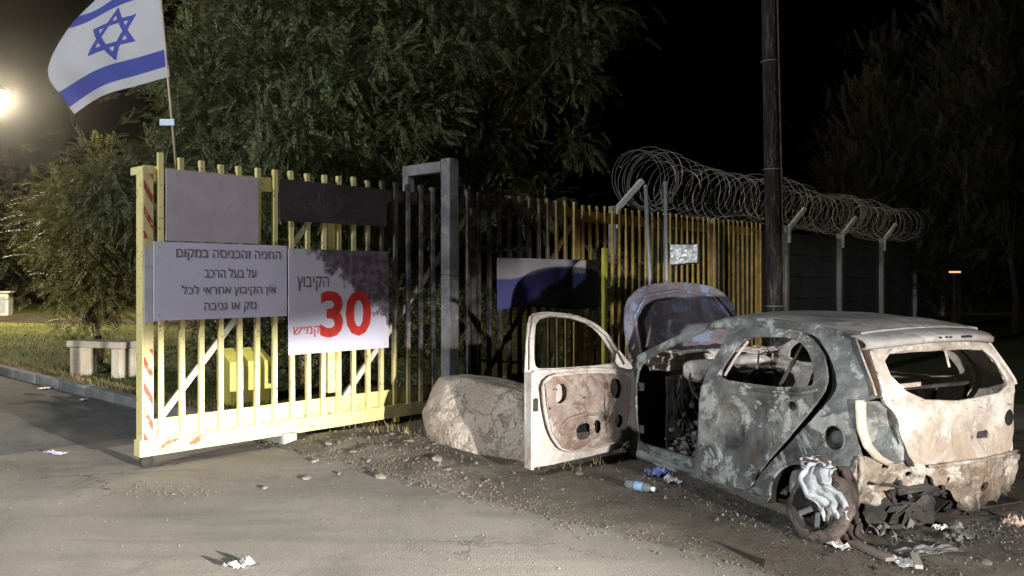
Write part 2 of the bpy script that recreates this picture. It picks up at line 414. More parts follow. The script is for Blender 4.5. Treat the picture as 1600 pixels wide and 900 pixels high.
# blades
def blades(name, mat, pts, hmin, hmax, seed, wd=.006):
    r = np.random.default_rng(seed); n = len(pts); P = np.array(pts)
    a = r.uniform(0, 6.28, n); h = r.uniform(hmin, hmax, n); lean = r.uniform(.1, .8, n); b = r.uniform(0, 6.28, n)
    d = np.stack([np.cos(a), np.sin(a), 0 * a], 1) * wd; t = P + np.stack([np.cos(b) * h * lean, np.sin(b) * h * lean, h], 1)
    V = np.stack([P - d, P + d, t], 1).reshape(-1, 3); Fc = np.arange(3 * n).reshape(-1, 3)
    return link(name, np_mesh(name, V, Fc), mat)
def np_mesh(name, V, Fc):
    me = bpy.data.meshes.new(name); k = Fc.shape[1]
    me.vertices.add(len(V)); me.vertices.foreach_set('co', np.asarray(V, dtype=np.float32).ravel())
    me.loops.add(Fc.size); me.loops.foreach_set('vertex_index', Fc.astype(np.int32).ravel())
    me.polygons.add(len(Fc)); me.polygons.foreach_set('loop_start', np.arange(0, Fc.size, k, dtype=np.int32))
    me.update(calc_edges=True); return me
gp = []
for i in range(26000):
    s = 5.7 + 22 * random.random() ** 1.5; w = .16 + 9 * random.random() ** 1.5; p = road(s, w); gp.append((p.x, p.y, lawn_h(p.x, p.y) - .005))
tag(blades('lawn_grass', M['grass'], gp, .02, .07, 3), 'short green grass growing on the lawn behind the kerb', 'grass', kind='stuff')
gp = []
for i in range(5000):
    s = 5.0 + 14 * random.random(); w = .14 + .25 * random.random() ** 2; p = road(s, w); gp.append((p.x, p.y, lawn_h(p.x, p.y) - .01))
for i in range(900):
    s = 2 + 3 * random.random(); w = .8 + 2 * random.random(); p = road(s, w); gp.append((p.x, p.y, verge_h(p) - .005))
tag(blades('dry_grass_fringe', M['dry_grass'], gp, .03, .11, 4), 'dry straw-coloured grass fringe along the kerb top', 'grass', kind='stuff')
# long low mound in dark colour, painting a shrub shadow across the lawn
mb = MB()
def heap(a, b):
    x = -22 + 17 * a; y = 27 + 2.2 * (b - .5) * 2 + 1.5 * math.sin(a * 5); e = math.sin(math.pi * b) * (.4 + .6 * math.sin(math.pi * min(1, a * 1.3)) ) * (.75 + .6 * fbm((x, y, 0), .5, 8, 3))
    return (x, y, lawn_h(x, y) - .12 + .36 * max(0, e))
mb.grid(heap, 60, 14)
tag(mb.build('shrub_shadow_band', ground_mat('shadow_band_dark', (.028, .024, .018), (.05, .042, .032), (.08, .07, .05), .7, .1, .9), smooth=True), kind='structure')

kerb = tag(empty('kerb', (0, 0, 0)), kind='structure')
kerb_me = None
ang = math.atan2(ROAD_E.y, ROAD_E.x)
for i in range(24):
    if kerb_me is None:
        kerb_me = MB().box((0, 0, 0), (.985, .15, .26)).mesh('kerb_stone'); kerb_me.materials.append(M['kerb'])
    o = link('kerb_stone', kerb_me, None, kerb, bevel=.018); p = road(KERB_S0 + .5 + i, .085, .0 + random.uniform(-.006, .006))
    o.location = p; o.rotation_euler = (0, 0, ang + random.uniform(-.006, .006))

# ------------------------------------------------------------------ sliding gate and fence
def gate_paint(name, ref, shift=0.0):
    n = NT(name, ref); x, y, z = n.sep()[:3]
    if shift: x = n.math('ADD', x, shift)
    w = n.noise(1.4, 5, .65); wob = n.math('MULTIPLY_ADD', w, 1.6, -.8)
    # the fire stood at the gate's middle: charred high up, less near the ground
    xx = n.math('ADD', x, n.math('ADD', wob, n.math('MULTIPLY', n.math('SUBTRACT', 1.0, z), -.0)))
    zl = n.math('MULTIPLY', n.step(z, .4, 1.35, .75, 0), 1.0)
    xa = n.math('SUBTRACT', xx, zl)
    char = n.math('MULTIPLY', n.step(xa, 1.95, 2.65), n.step(xx, 4.7, 6.3, 1, 0))
    rust = n.step(xx, 3.5, 5.6)
    yel = n.mix(n.step(n.noise(5, 6, .7), .45, .7, 0, .35), (.68, .61, .29), (.54, .45, .21))
    old = n.mix(n.step(n.noise(4, 7, .7), .35, .65), (.66, .49, .15), (.40, .25, .085))
    c = n.mix(rust, yel, old)
    c = n.mix(n.step(n.noise(17, 8, .75), .57, .62, 0, .75), c, (.16, .08, .035)); c = n.mix(n.math('MULTIPLY', n.step(n.noise(7, 6, .7), .45, .7), n.step(z, .1, .6, .5, 0)), c, (.3, .24, .15))
    ch = n.mix(n.step(n.noise(6, 6, .7), .4, .66), (.035, .032, .034), (.16, .145, .145))
    c = n.mix(char, c, ch)
    n.bump(n.noise(40, 4, .7), .25, .005)
    return n.done(c, n.math('MULTIPLY_ADD', char, .35, .45), 0, .35)
GATE_L = 5.95
gate = empty('sliding_gate', GATE_O, GATE_YAW, 'yellow picket sliding gate, scorched black past its middle, standing open across the kerb', 'gate')
M['gate'] = gate_paint('gate_paint', gate)
def red_stripes(name, sx, sz, ox=0, oz=0, per=.2):
    n = NT(name, gate); x, y, z = n.sep()[:3]
    d = n.math('ADD', n.math('MULTIPLY', x, sx), n.math('MULTIPLY', z, sz))
    f = n.math('FRACT', n.math('DIVIDE', d, per)); m = n.step(f, .60, .64)
    wear = n.step(n.noise(9, 6, .75), .38, .5, .25, 1)
    return n, n.math('MULTIPLY', m, wear)
TOP = 2.598; PK = .042
pk = MB().box((0, 0, 0), (PK, PK, 1)).mesh('picket'); pk.materials.append(M['gate'])
def picket(parent, x, z0, z1, y=0.0, me=None):
    o = link('picket', me or pk, None, parent); o.location = (x, y, (z0 + z1) / 2); o.scale = (1, 1, z1 - z0)
    o.rotation_euler = (random.uniform(-.006, .006), random.uniform(-.008, .008), random.uniform(-.12, .12)); return o
# end column with chevrons
col_z0, col_z1 = .105, 2.51
endc = MB().box((.097, .06, (col_z0 + col_z1) / 2), (.095, .12, col_z1 - col_z0)).build('end_column', M['gate'], gate, bevel=.004)
MB().box((.095, .135, 2.478), (.10, .17, .065)).build('end_cap', M['gate'], gate, bevel=.003)
n, msk = red_stripes('gate_chevrons_column', 1.0, .55, per=.115)
xx, yy, zz = n.sep()[:3]
msk = n.math('MULTIPLY', msk, n.math('MAXIMUM', n.step(zz, 1.0, .98, 0, 1), n.step(zz, 1.9, 1.92)))
base = n.mix(n.step(n.noise(5, 6, .7), .4, .65), (.62, .56, .3), (.5, .4, .2))
mchev = n.done(n.mix(msk, base, (.30, .06, .045)), .5)
MB().box((.098, -.004, 1.3), (.075, .006, 2.3)).build('striped_plate', mchev, endc, bevel=0)
MB().box((.098, -.0085, 1.52), (.070, .004, .62)).build('glare_strip', plain('glare_lavender', (.5, .49, .62), .4, .25, 7), endc)  # thin lavender strip standing in for a bluish reflection on the column
# bottom beam: lower box and set-back plate above it
beam = MB().box(((GATE_L) / 2 + .02, .035, .172), (GATE_L, .12, .135)).build('bottom_beam', M['gate'], gate, bevel=.004)
MB().box(((GATE_L) / 2 + .08, .045, .32), (GATE_L - .12, .05, .16)).build('kick_plate', M['gate'], beam)
n, msk = red_stripes('gate_chevrons_beam', .62, -1.0, per=.16)
xx, yy, zz = n.sep()[:3]
base = n.mix(n.step(n.noise(5, 6, .7), .4, .65), (.66, .58, .24), (.55, .45, .2))
mchev2 = n.done(n.mix(n.math('MULTIPLY', msk, n.math('MULTIPLY', n.step(xx, .12, .16), n.step(xx, .62, .66, 1, 0))), base, (.42, .09, .05)), .5)
MB().box((.40, -.0285, .185), (.56, .006, .075)).build('striped_strip', mchev2, beam)
MB().box((GATE_L / 2 + .05, .045, 2.455), (GATE_L - .05, .04, .13)).build('top_rail', M['gate'], gate, bevel=.003)
mbrace = plain('brace_paint', (.55, .52, .44), .55, .3, 6)
for x in (1.93, 3.93, 5.86):
    MB().box((x, .05, 1.42), (.085, .07, 1.95)).build('stile', M['gate'], gate, bevel=.003)
for a, b in ((.2, 1.9), (2.1, 3.9), (4.1, 5.85)):
    MB().bar((a, .035, .39), (b, .035, 2.39), .055, .03, (0, 1, 0)).build('brace', mbrace if a < 3 else M['gate'], gate)
for i in range(33):
    x = .2 + .18 * i
    if x > GATE_L: break
    lo, hi = .24, TOP + random.uniform(-.012, .012)
    picket(gate, x, lo, hi + (.03 if i == 0 else 0), -.0)
for x in (.1, 5.7):
    MB().lathe([(.0, -.02), (.048, -.02), (.055, -.012), (.055, .012), (.048, .02), (0, .02)], (0, 0, 0), 16, Matrix.Rotation(R(90), 3, 'X')).build('roller', M['black_rubber'], gate, smooth=True, loc=(x, .04, .054))
MB().box((2.72, -.02, .085), (.06, .05, .05)).build('guide_lug', plain('lug_yellow', (.55, .5, .08)), gate)
# fixed fence carrying on past the gate
fence = empty('picket_fence', GATE_O + gd * 6.0 + Vector((-gd.y, gd.x, 0)) * .10, GATE_YAW, 'rusty yellow-brown picket fence with close bars, ending at the charred pole', 'fence')
M['fence'] = gate_paint('fence_paint', fence, 6.0)
FL = 5.45
pk2 = MB().box((0, 0, 0), (.036, .03, 1)).mesh('picket'); pk2.materials.append(M['fence'])
MB().box((FL / 2, .045, 2.44), (FL, .04, .15)).build('top_rail', M['fence'], fence, bevel=.003)
MB().box((FL / 2, .045, .3), (FL, .04, .1)).build('bottom_rail', M['fence'], fence, bevel=.003)
for x in (.03, 1.85, 3.65, 5.42):
    MB().box((x, .06, 1.2), (.09, .08, 2.4)).build('post', M['fence'], fence, bevel=.003)
x = .1
while x < FL:
    picket(fence, x, .12, TOP + random.uniform(-.015, .015), 0, pk2); x += .172
# bright yellow slim post at the banner's end
tag(MB().box((0, 0, 1.0), (.07, .05, 2.0)).build('marker_post', plain('marker_yellow', (.5, .47, .08), .5), loc=GATE_O + gd * 6.33 + Vector((gd.y, -gd.x, 0)) * .1), 'slim bright yellow post beside the burnt banner', 'post')
bpy.data.objects['marker_post'].rotation_euler.z = GATE_YAW

def gpt(t, off, z=0):      # point by the gate: t along it, off in front of it
    p = GATE_O + gd * t + Vector((gd.y, -gd.x, 0)) * off; return Vector((p.x, p.y, z))
# guide portal: post in front, arm over the gate, drop leg behind
po = empty('gate_guide_portal', gpt(3.36, .17), GATE_YAW, 'grey steel guide portal straddling the scorched gate', 'gate post')
M['portal'] = burnt('portal_steel', [(.10, .10, .105), (.17, .17, .178), (.25, .25, .26)], (.33, .33, .34), (.16, .12, .11), .25, 2.2, .4, .3, 3)
MB().box((0, 0, 1.45), (.14, .14, 2.9)).build('post', M['portal'], po, bevel=.006)
MB().box((0, .42, 2.82), (.11, .66, .12)).build('arm', M['portal'], po, bevel=.005)
MB().box((0, .7, 2.63), (.1, .1, .27)).build('drop_leg', M['portal'], po, bevel=.005)
MB().box((0, 0, .0), (.3, .3, .05)).build('base_plate', M['portal'], po, bevel=.004)
MB().tube([(-.073, -.073, 1.62), (.073, -.073, 1.60), (.075, .073, 1.61), (-.073, .075, 1.62)], .004, 5, closed=True).build('tie_wire', M['char'], po)

# ------------------------------------------------------------------ signs and lettering
def lettering(parent, body, size, mat, x, z, y, bold=0.0, maxw=None, name='lettering', hgt=None):
    c = bpy.data.curves.new('lettering', 'FONT'); c.body = body; c.size = size; c.extrude = .0008; c.offset = bold; c.resolution_u = 3
    o = bpy.data.objects.new('tmp_text', c); COL.objects.link(o); dg = bpy.context.evaluated_depsgraph_get(); dg.update()
    me = bpy.data.meshes.new_from_object(o.evaluated_get(dg)); bpy.data.objects.remove(o)
    co = np.zeros(len(me.vertices) * 3, np.float32); me.vertices.foreach_get('co', co); co = co.reshape(-1, 3)
    mn, mx = co.min(0), co.max(0); kx = 1; ky = 1
    if maxw: kx = maxw / (mx[0] - mn[0])
    if hgt: ky = hgt / (mx[1] - mn[1])
    q = np.stack([(co[:, 0] - (mn[0] + mx[0]) / 2) * kx, -co[:, 2], (co[:, 1] - (mn[1] + mx[1]) / 2) * ky], 1)
    # one mesh per word: cut where the gap between letters is wide
    polys = [tuple(p.vertices) for p in me.polygons]; iv = sorted((min(q[i][0] for i in p), max(q[i][0] for i in p), k) for k, p in enumerate(polys))
    words = []; end = None
    for a, b, k in iv:
        if end is None or a > end + .022: words.append([]); end = b
        words[-1].append(k); end = max(end, b)
    for wd_ in words:
        ids = sorted({i for k in wd_ for i in polys[k]}); mp = {i: j for j, i in enumerate(ids)}
        m2 = bpy.data.meshes.new('lettering'); m2.from_pydata([tuple(q[i]) for i in ids], [], [tuple(mp[i] for i in polys[k]) for k in wd_]); m2.update()
        link(name, m2, mat, parent, loc=(x, y, z))
def heb(s): return s[::-1]
ink = plain('dark_ink', (.12, .11, .14), .6, .2, 20, bump=0); redink = plain('red_ink', (.5, .035, .03), .55, .2, 12, bump=0)
def sign(name, x0, x1, z0, z1, mat, label, off=.036, thick=.008, tilt=0):
    r = empty(name, gpt((x0 + x1) / 2, off, (z0 + z1) / 2), GATE_YAW, label, 'sign'); r.rotation_euler.y = tilt
    MB().box((0, 0, 0), (x1 - x0, thick, z1 - z0)).build('sheet', mat, r, bevel=.002)
    return r
def sheetmat(name, col, dirt, k=.5, seed=0, charx=None):
    n = NT(name); 
    a = n.noise(3, 7, .65, .4); b = n.noise(11, 6, .7)
    c = n.mix(n.step(a, .35, .7, 0, k), col, dirt); c = n.mix(n.step(b, .58, .7, 0, k * .6), c, tuple(x * .5 for x in dirt))
    x, y, z = n.sep()[:3]
    if charx:
        e = n.math('ADD', n.math('ADD', n.math('MULTIPLY', x, charx[0]), n.math('MULTIPLY', z, charx[1])), n.math('MULTIPLY', n.noise(5, 9, .75, .5), charx[2]))
        m = n.step(e, charx[3], charx[4]); c = n.mix(m, c, n.mix(n.step(b, .4, .65), (.07, .055, .075), (.22, .18, .22)))
    n.bump(a, .12, .01); return n.done(c, .38, 0, .4)
def screws(r, w, h):
    for x in (-1, 1):
        for z in (-1, 1): MB().lathe([(.0, .004), (.007, .003), (.009, 0)], (0, 0, 0), 8, Matrix.Rotation(R(90), 3, 'X')).build('screw', M['galv'], r, loc=(x * w, -.004, z * h))
s1 = sign('faded_sign', .23, 1.09, 1.895, 2.50, sheetmat('faded_sheet', (.50, .46, .56), (.36, .32, .38), .6), 'blank faded grey-purple metal sign, upper one at the gate end')
screws(s1, .34, .26)
s2 = sign('notice_sign', .125, 1.385, 1.225, 1.885, sheetmat('notice_sheet', (.60, .60, .70), (.48, .47, .58), .4), 'pale lavender notice board with four lines of dark Hebrew text', .038)
screws(s2, .58, .28)
MB().box((0, -.004, -.0), (1.255, .003, .66)).build('border', sheetmat('notice_face', (.64, .63, .84), (.53, .52, .71), .45), s2)
for body, z, w, hh in (('החניה והכניסה במקום', .225, 1.0, .10), ('על בעל הרכב', .075, .5, .09), ('אין הקיבוץ אחראי לכל', -.085, .90, .10), ('נזק או גניבה', -.235, .5, .09)):
    lettering(s2, heb(body), .12, ink, .06, z, -.0075, 0, w, hgt=hh)
s3 = sign('speed_limit_sign', 1.40, 2.60, .855, 1.86, sheetmat('limit_sheet', (.56, .55, .70), (.52, .5, .55), .35, charx=(.62, .8, .75, .52, .60)), 'white speed sign with red 30, its upper right corner burnt', .045)
screws(s3, .55, .46)
lettering(s3, '30', .6, redink, .06, -.13, -.0055, .018, .62, hgt=.46)
lettering(s3, heb('קמ״ש'), .12, redink, -.40, -.29, -.0055, 0, .30, hgt=.105)
lettering(s3, heb('הקיבוץ'), .14, ink, -.33, .17, -.0055, 0, .36, hgt=.14)
s4 = sign('charred_sign', 1.31, 2.58, 2.12, 2.51, burnt('charred_sheet', [(.03, .026, .034), (.045, .038, .048), (.06, .05, .062)], (.08, .065, .075), (.07, .045, .05), .4, 2.5, .4, .3, 5), 'long soot-black sign with ghost lettering above the speed sign', .04)
ghost = plain('ghost_ink', (.085, .07, .082), .8, .4, 20, bump=0)
lettering(s4, heb('ק'), .15, ghost, -.17, .09, -.0055, .001); lettering(s4, heb('כרבי'), .14, ghost, -.30, -.05, -.0055, .001, .34)

# burnt blue and white banner on the bars
n = NT('banner_cloth'); x, y, z = n.sep()[:3]
wob = n.math('MULTIPLY', n.noise(2.2, 5, .6), .5)
lvl = n.math('SUBTRACT', z, n.math('ADD', n.step(x, -.85, .2, -.02, .13), n.math('MULTIPLY', wob, .12)))
blue = n.step(lvl, .02, .05, 1, 0)
c = n.mix(blue, (.42, .4, .47), (.11, .10, .32))
edge = n.math('ADD', n.math('MULTIPLY', x, .55), n.math('ADD', n.math('MULTIPLY', z, -1.05), n.math('MULTIPLY', n.noise(2.6, 6, .65), .6)))
c = n.mix(n.step(edge, .30, .40), c, (.012, .011, .013)); c = n.mix(n.step(x, .28, .5), c, (.013, .012, .014))
sp = n.math('MULTIPLY', n.step(n.math('ABSOLUTE', n.math('SUBTRACT', x, .58)), .10, .15, 1, 0), n.step(n.math('ABSOLUTE', n.math('SUBTRACT', z, n.math('MULTIPLY_ADD', x, .6, -.22))), .13, .18, 1, 0))
sc2 = n.mix(n.step(n.math('ADD', z, n.math('MULTIPLY', n.noise(7, 4, .6), .2)), .22, .24), (.12, .14, .42), (.52, .47, .5)); c = n.mix(sp, c, sc2)
n.bump(n.noise(5, 4, .5), .4, .03); mban = n.done(c, .8)
ban = empty('burnt_banner', gpt(5.25, .045, 1.53), GATE_YAW, 'blue and white cloth banner, mostly burnt black, tied on the bars', 'banner')
mb = MB()
mb.grid(lambda a, b: (-1.0 + 2.0 * a, -.012 + .018 * math.sin(a * 9 + b * 2) + .02 * fbm((a * 3, b * 2, 0), 1, 3), -.33 + .63 * b + .03 * math.sin(a * 6) * (1 - b)), 60, 22)
mb.build('cloth', mban, ban, smooth=True, solid=.004)

# ------------------------------------------------------------------ flag
fr = empty('flag', at(278, 250, 7.16), 0, 'blue and white Star of David flag flying from a thin pole on the gate', 'flag')
FB = Vector(fr.location)
pole_a = at(279, 300, 7.16) - FB; pole_b = at(246, -60, 7.1) - FB
MB().tube([pole_a, pole_a.lerp(pole_b, .5), pole_b], .012, 8).build('pole', plain('pole_wood', (.42, .36, .29), .6, .2, 8), fr, smooth=True)
MB().box(at(261, 191, 7.12) - FB, (.125, .006, .055)).build('tie_tag', plain('pale_blue_plastic', (.45, .58, .68), .4, .1), fr)
hoist = [(0, (265, 120)), (1, (248, -58))]
fly = [(0, (118, 178)), (.12, (106, 160)), (.25, (91, 139)), (.37, (73, 116)), (.5, (77, 90)), (.68, (98, 54)), (.75, (109, 41)), (.905, (116, 33)), (1, (160, -8))]
def lerp_tab(tab, t):
    for (a, p), (b, q) in zip(tab, tab[1:]):
        if t <= b + 1e-9:
            k = (t - a) / (b - a); return (p[0] + (q[0] - p[0]) * k, p[1] + (q[1] - p[1]) * k)
    return tab[-1][1]
def smooth_tab(tab, t):
    return tuple(sum(lerp_tab(tab, min(1, max(0, t + d)))[i] for d in (-.06, -.03, 0, .03, .06)) / 5 for i in (0, 1))
NA, NB_ = 220, 160
V = []; colr = []
for i in range(NA + 1):
    for j in range(NB_ + 1):
        a, b = i / NA, j / NB_
        h0 = lerp_tab(hoist, b); f0 = smooth_tab(fly, b)
        u = h0[0] + (f0[0] - h0[0]) * a; v = h0[1] + (f0[1] - h0[1]) * a - 7 * math.sin(math.pi * a) * (1 - b) + 5 * math.sin(a * 7 + b * 3) * a
        d = 7.12 + .72 * a + .06 * math.sin(a * 9.0 + b * 3.5) * (a ** .6) + .03 * math.sin(a * 17 - b * 6) * a + .10 * (b - .3) * a
        V.append(at(u, v, d) - FB)
        X, Y = a * 220 - 110, b * 160 - 80       # flag units
        col = 0.0
        if 40 < abs(Y) < 65: col = 1.0
        X = (X + 9) * .72
        # star outline of two triangles
        def tri(sg):
            r = 38.0; dist = max(-sg * Y - r / 2 if False else 0, 0)
            ds = []
            for k in range(3):
                an = math.pi / 2 * sg + k * 2 * math.pi / 3 + math.pi
                ds.append(math.cos(an) * X + math.sin(an) * Y - r / 2)
            return max(ds)
        for sg in (1, -1):
            t = tri(sg)
            if -6.6 < t < 0: col = 1.0
        colr.append(col)
Fq = np.array([(i * (NB_ + 1) + j, (i + 1) * (NB_ + 1) + j, (i + 1) * (NB_ + 1) + j + 1, i * (NB_ + 1) + j + 1) for i in range(NA) for j in range(NB_)])
me = np_mesh('cloth', np.array([tuple(p) for p in V]), Fq)
at_ = me.attributes.new('print', 'FLOAT', 'POINT'); at_.data.foreach_set('value', np.array(colr, np.float32))
n = NT('flag_cloth'); an = n.t.nodes.new('ShaderNodeAttribute'); an.attribute_name = 'print'
wv = n.noise(160, 2, .5); n.bump(n.noise(6, 3, .5), .25, .02)
c = n.mix(n.step(an.outputs['Fac'], .35, .65), (.47, .47, .52), (.06, .075, .33)); mflag = n.done(c, .8)
tr = n.t.nodes.new('ShaderNodeBsdfTranslucent'); n.L(c, tr.inputs[0]); mx = n.t.nodes.new('ShaderNodeMixShader'); mx.inputs[0].default_value = .25
n.L(n.b.outputs[0], mx.inputs[1]); n.L(tr.outputs[0], mx.inputs[2]); n.L(mx.outputs[0], n.t.nodes['Material Output'].inputs[0])
link('cloth', me, mflag, fr, smooth=True)

# ------------------------------------------------------------------ things behind the gate
yb = empty('yellow_motor_cabinet', gnd(384, 645), R(38), 'yellow metal gate-motor cabinet standing behind the gate bars', 'cabinet')
myel = plain('cabinet_yellow', (.6, .55, .12), .5, .2, 5)
mb = MB(); mb.add([(-.26, -.2, .0), (.26, -.2, .0), (.26, .2, .0), (-.26, .2, .0), (-.26, -.2, .62), (.26, -.2, .62), (.26, .2, .76), (-.26, .2, .76)], [(3, 2, 1, 0), (4, 5, 6, 7), (0, 1, 5, 4), (1, 2, 6, 5), (2, 3, 7, 6), (3, 0, 4, 7)])
mb.build('housing', myel, yb, bevel=.012)
mb = MB(); mb.box((0, -.205, .36), (.42, .01, .42)); mb.build('door', plain('cabinet_door', (.5, .45, .1), .5, .2), yb, bevel=.003)
MB().box((0, 0, -.02), (.7, .55, .12)).build('plinth', M['kerb'], yb, bevel=.01)
p = gnd(344, 640); q = empty('yellow_bollard', p, R(20), 'square yellow post standing beside the motor cabinet', 'post')
MB().box((0, 0, .33), (.08, .08, .68)).build('shaft', myel, q, bevel=.006); MB().box((0, 0, .68), (.1, .1, .03)).build('cap', myel, q, bevel=.004)
p = gnd(474, 612); q = empty('reflector_post', p, 0, 'thin reddish reflector post behind the gate', 'post')
MB().box((0, 0, .25), (.07, .03, .55)).build('shaft', plain('reflector_red', (.45, .16, .1), .4), q, bevel=.003); MB().box((0, -.018, .42), (.05, .006, .12)).build('reflector', plain('reflector_pale', (.7, .6, .5), .3), q)
p = gnd(520, 618); q = empty('grey_guide_pipe', p, R(20), 'grey pipe with a yellow foot behind the speed sign', 'post')
MB().tube([(0, 0, 0), (0, 0, 1.5)], .07, 14).build('pipe', M['galv'], q, smooth=True); MB().box((0, 0, .1), (.24, .24, .22)).build('foot', myel, q, bevel=.01)

# bench on the lawn
p = gnd(162, 588, .11); bn = empty('concrete_bench', p, R(-20), 'low cream concrete bench on the lawn beside the kerb', 'bench')
mben = ground_mat('bench_concrete', (.42, .37, .29), (.52, .46, .37), (.6, .55, .46), 2.5, .1, .3)
MB().box((0, 0, .49), (1.08, .38, .10)).build('seat', mben, bn, bevel=.015)
for x in (-.4, .4): MB().box((x, 0, .21), (.17, .34, .45)).build('leg', mben, bn, bevel=.012)
# white cabinet far out on the lawn
p = gnd(-8, 494, .15); q = empty('white_utility_cabinet', p, R(15), 'white utility cabinet at the far edge of the lawn', 'cabinet')
MB().box((0, 0, .45), (1.1, .6, .9)).build('housing', plain('cabinet_white', (.6, .62, .64), .5), q, bevel=.02)
MB().box((0, 0, .93), (1.2, .7, .06)).build('lid', plain('cabinet_lid', (.68, .68, .66), .5), q, bevel=.01)
MB().box((0, -.305, .45), (.9, .01, .6)).build('door', plain('cabinet_front', (.4, .43, .47), .5), q)

# street lamp at the far left, lit
LD = 26.0; lp = at(2, 146, LD)
sl = empty('street_lamp', (lp.x - 1.2, lp.y + .3, .1), 0, 'lit street lamp on a tall pole beyond the lawn', 'street lamp')
zt = lp.z - .1
MB().tube([(0, 0, 0), (0, 0, zt * .6), (0, 0, zt + .15)], [.09, .075, .05], 12).build('pole', M['lamp_metal'], sl, smooth=True)
MB().tube([(0, 0, zt + .1), (.4, -.1, zt + .22), (.95, -.25, zt + .12)], .03, 8).build('arm', M['lamp_metal'], sl, smooth=True)
hd = MB().lathe([(.0, .16), (.12, .15), (.2, .09), (.23, .0), (.21, -.01)], (1.2, -.3, zt + .04), 20).build('lamp_head', M['lamp_metal'], sl, smooth=True)
MB().lathe([(.20, .0), (.18, -.07), (.1, -.12), (.0, -.135)], (1.2, -.3, zt + .03), 20).build('lamp_glass', glow('lamp_glow', (1, .86, .62), 60), hd, smooth=True)
ll = add_light('street_lamp_light', 'POINT', (lp.x, lp.y, lp.z - .22), 9000, (1, .84, .56), shadow_soft_size=.15)
# ------------------------------------------------------------------ trees
M['dim_lit_bark'] = plain('dim_lit_bark', (.035, .028, .022), .95, .45, 5, bump=.9)  # darker copy of the bark: weak light on the tamarisks put into colour
def spray_tpl(pairs, ln, lw, ll, droop, fold=.5):
    q = []
    for i in range(pairs):
        t = (i + .6) / pairs; y = ln * t; z = -droop * ln * t * t
        for sg in (-1, 1):
            k = ll * (1 - .45 * abs(t - .45)); an = .95 - .35 * t
            dx, dy = math.sin(an) * k * sg, math.cos(an) * k
            nx, ny = -dy / k * lw * .5, dx / k * lw * .5
            zz = z - fold * abs(dx) * .5
            q.append([(0, y, z), (dx * .5 + nx, y + dy * .5 + ny, z - fold * abs(dx) * .25), (dx, y + dy, zz), (dx * .5 - nx, y + dy * .5 - ny, z - fold * abs(dx) * .25)])
    t = 1; q.append([(0, ln, -droop * ln), (lw * .5, ln + ll * .4, -droop * ln * 1.1), (0, ln + ll * .8, -droop * ln * 1.25), (-lw * .5, ln + ll * .4, -droop * ln * 1.1)])
    return np.array(q)
def frames(dirs, r):
    d = dirs / np.linalg.norm(dirs, axis=1, keepdims=True); up = r.normal(size=d.shape) * .35 + np.array([0, 0, 1.0])
    x = np.cross(d, up); x /= np.linalg.norm(x, axis=1, keepdims=True) + 1e-9; z = np.cross(x, d); return np.stack([x, d, z], 2)
def foliage(pos, dirs, tpl, r, smin=.7, smax=1.3):
    Fm = frames(dirs, r); sc = r.uniform(smin, smax, len(pos))
    P = tpl.reshape(-1, 3); V = np.einsum('nij,kj->nki', Fm, P) * sc[:, None, None] + pos[:, None, :]
    V = V.reshape(-1, 3); return V, np.arange(len(V)).reshape(-1, 4)
def tree(name, base, trunk_h, clumps, label, mat, tpl, seed, per=70, spread=.55, droop=.5, group=None, trunk_r=.16, up=0.0, nb=40):
    r = np.random.default_rng(seed); root = empty(name, base, 0, label, 'tree', group); b = np.array(base)
    C = np.array(clumps, float) - b; pos = []; dr = []
    cen = C.mean(0)
    for c in C:
        k = int(per * r.uniform(.6, 1.3)); sp = spread * r.uniform(.7, 1.25)
        o = r.normal(size=(k, 3)) * sp * np.array([1, 1, .75]) * .6
        pos.append(c + o); d = o / (np.linalg.norm(o, axis=1, keepdims=True) + 1e-6) + (c - cen) / (np.linalg.norm(c - cen) + .5) * .5 + r.normal(size=(k, 3)) * .75
        d[:, 2] += up - droop * .6; dr.append(d)
    V, Fc = foliage(np.concatenate(pos), np.concatenate(dr), tpl, r)
    link('crown', np_mesh('crown', V, Fc), mat, root)
    mb = MB(); top = Vector((cen[0] * .35, cen[1] * .35, trunk_h))
    mb.tube([Vector((0, 0, -.15)), Vector((.05, .02, trunk_h * .45)), top], [trunk_r * 1.25, trunk_r, trunk_r * .75], 10)
    idx = r.permutation(len(C))[:nb]
    for i in idx:
        c = Vector(C[i]); m = top.lerp(c, .5) + Vector((r.normal() * .2, r.normal() * .2, .25))
        a = Vector((0, 0, trunk_h * r.uniform(.55, .98))).lerp(top, .8); mb.tube([a, m, c], [trunk_r * .42, trunk_r * .22, .012], 6)
    mb.build('trunk', M['dim_lit_bark'] if name == 'tamarisk_tree' else M['bark'], root, smooth=True); return root
def ell(r, n, c, rad, shell=.55, zmin=-9):
    out = []
    while len(out) < n:
        d = r.normal(size=3); d /= np.linalg.norm(d); k = r.uniform(shell, 1) ; p = np.array(c) + d * np.array(rad) * k
        p += r.normal(size=3) * .15
        if p[2] > zmin: out.append(p)
    return out
r = np.random.default_rng(21)
TP = spray_tpl(9, .26, .021, .06, .35); TS = spray_tpl(6, .26, .026, .085, .3)
cl = ell(r, 105, (-3.7, 13.6, 4.9), (2.1, 2.0, 3.3), .45, 1.4) + ell(r, 50, (-3.0, 12.4, 4.0), (2.2, 1.2, 2.3), .3, 1.5) + ell(r, 22, (-5.6, 13.6, 3.1), (.8, .8, .85), .2, 1.2)
tree('feathery_tree', (-4.4, 14.2, .1), 2.6, cl, 'broad feathery-leaved tree towering behind the flag and gate end', M['leaf_a'], TP, 1, 150, .45, .05)
cl = ell(r, 115, (-1.0, 14.6, 5.4), (2.6, 2.2, 3.0), .45, 1.6) + ell(r, 18, (.9, 13.8, 5.9), (.9, .8, .8), .2)
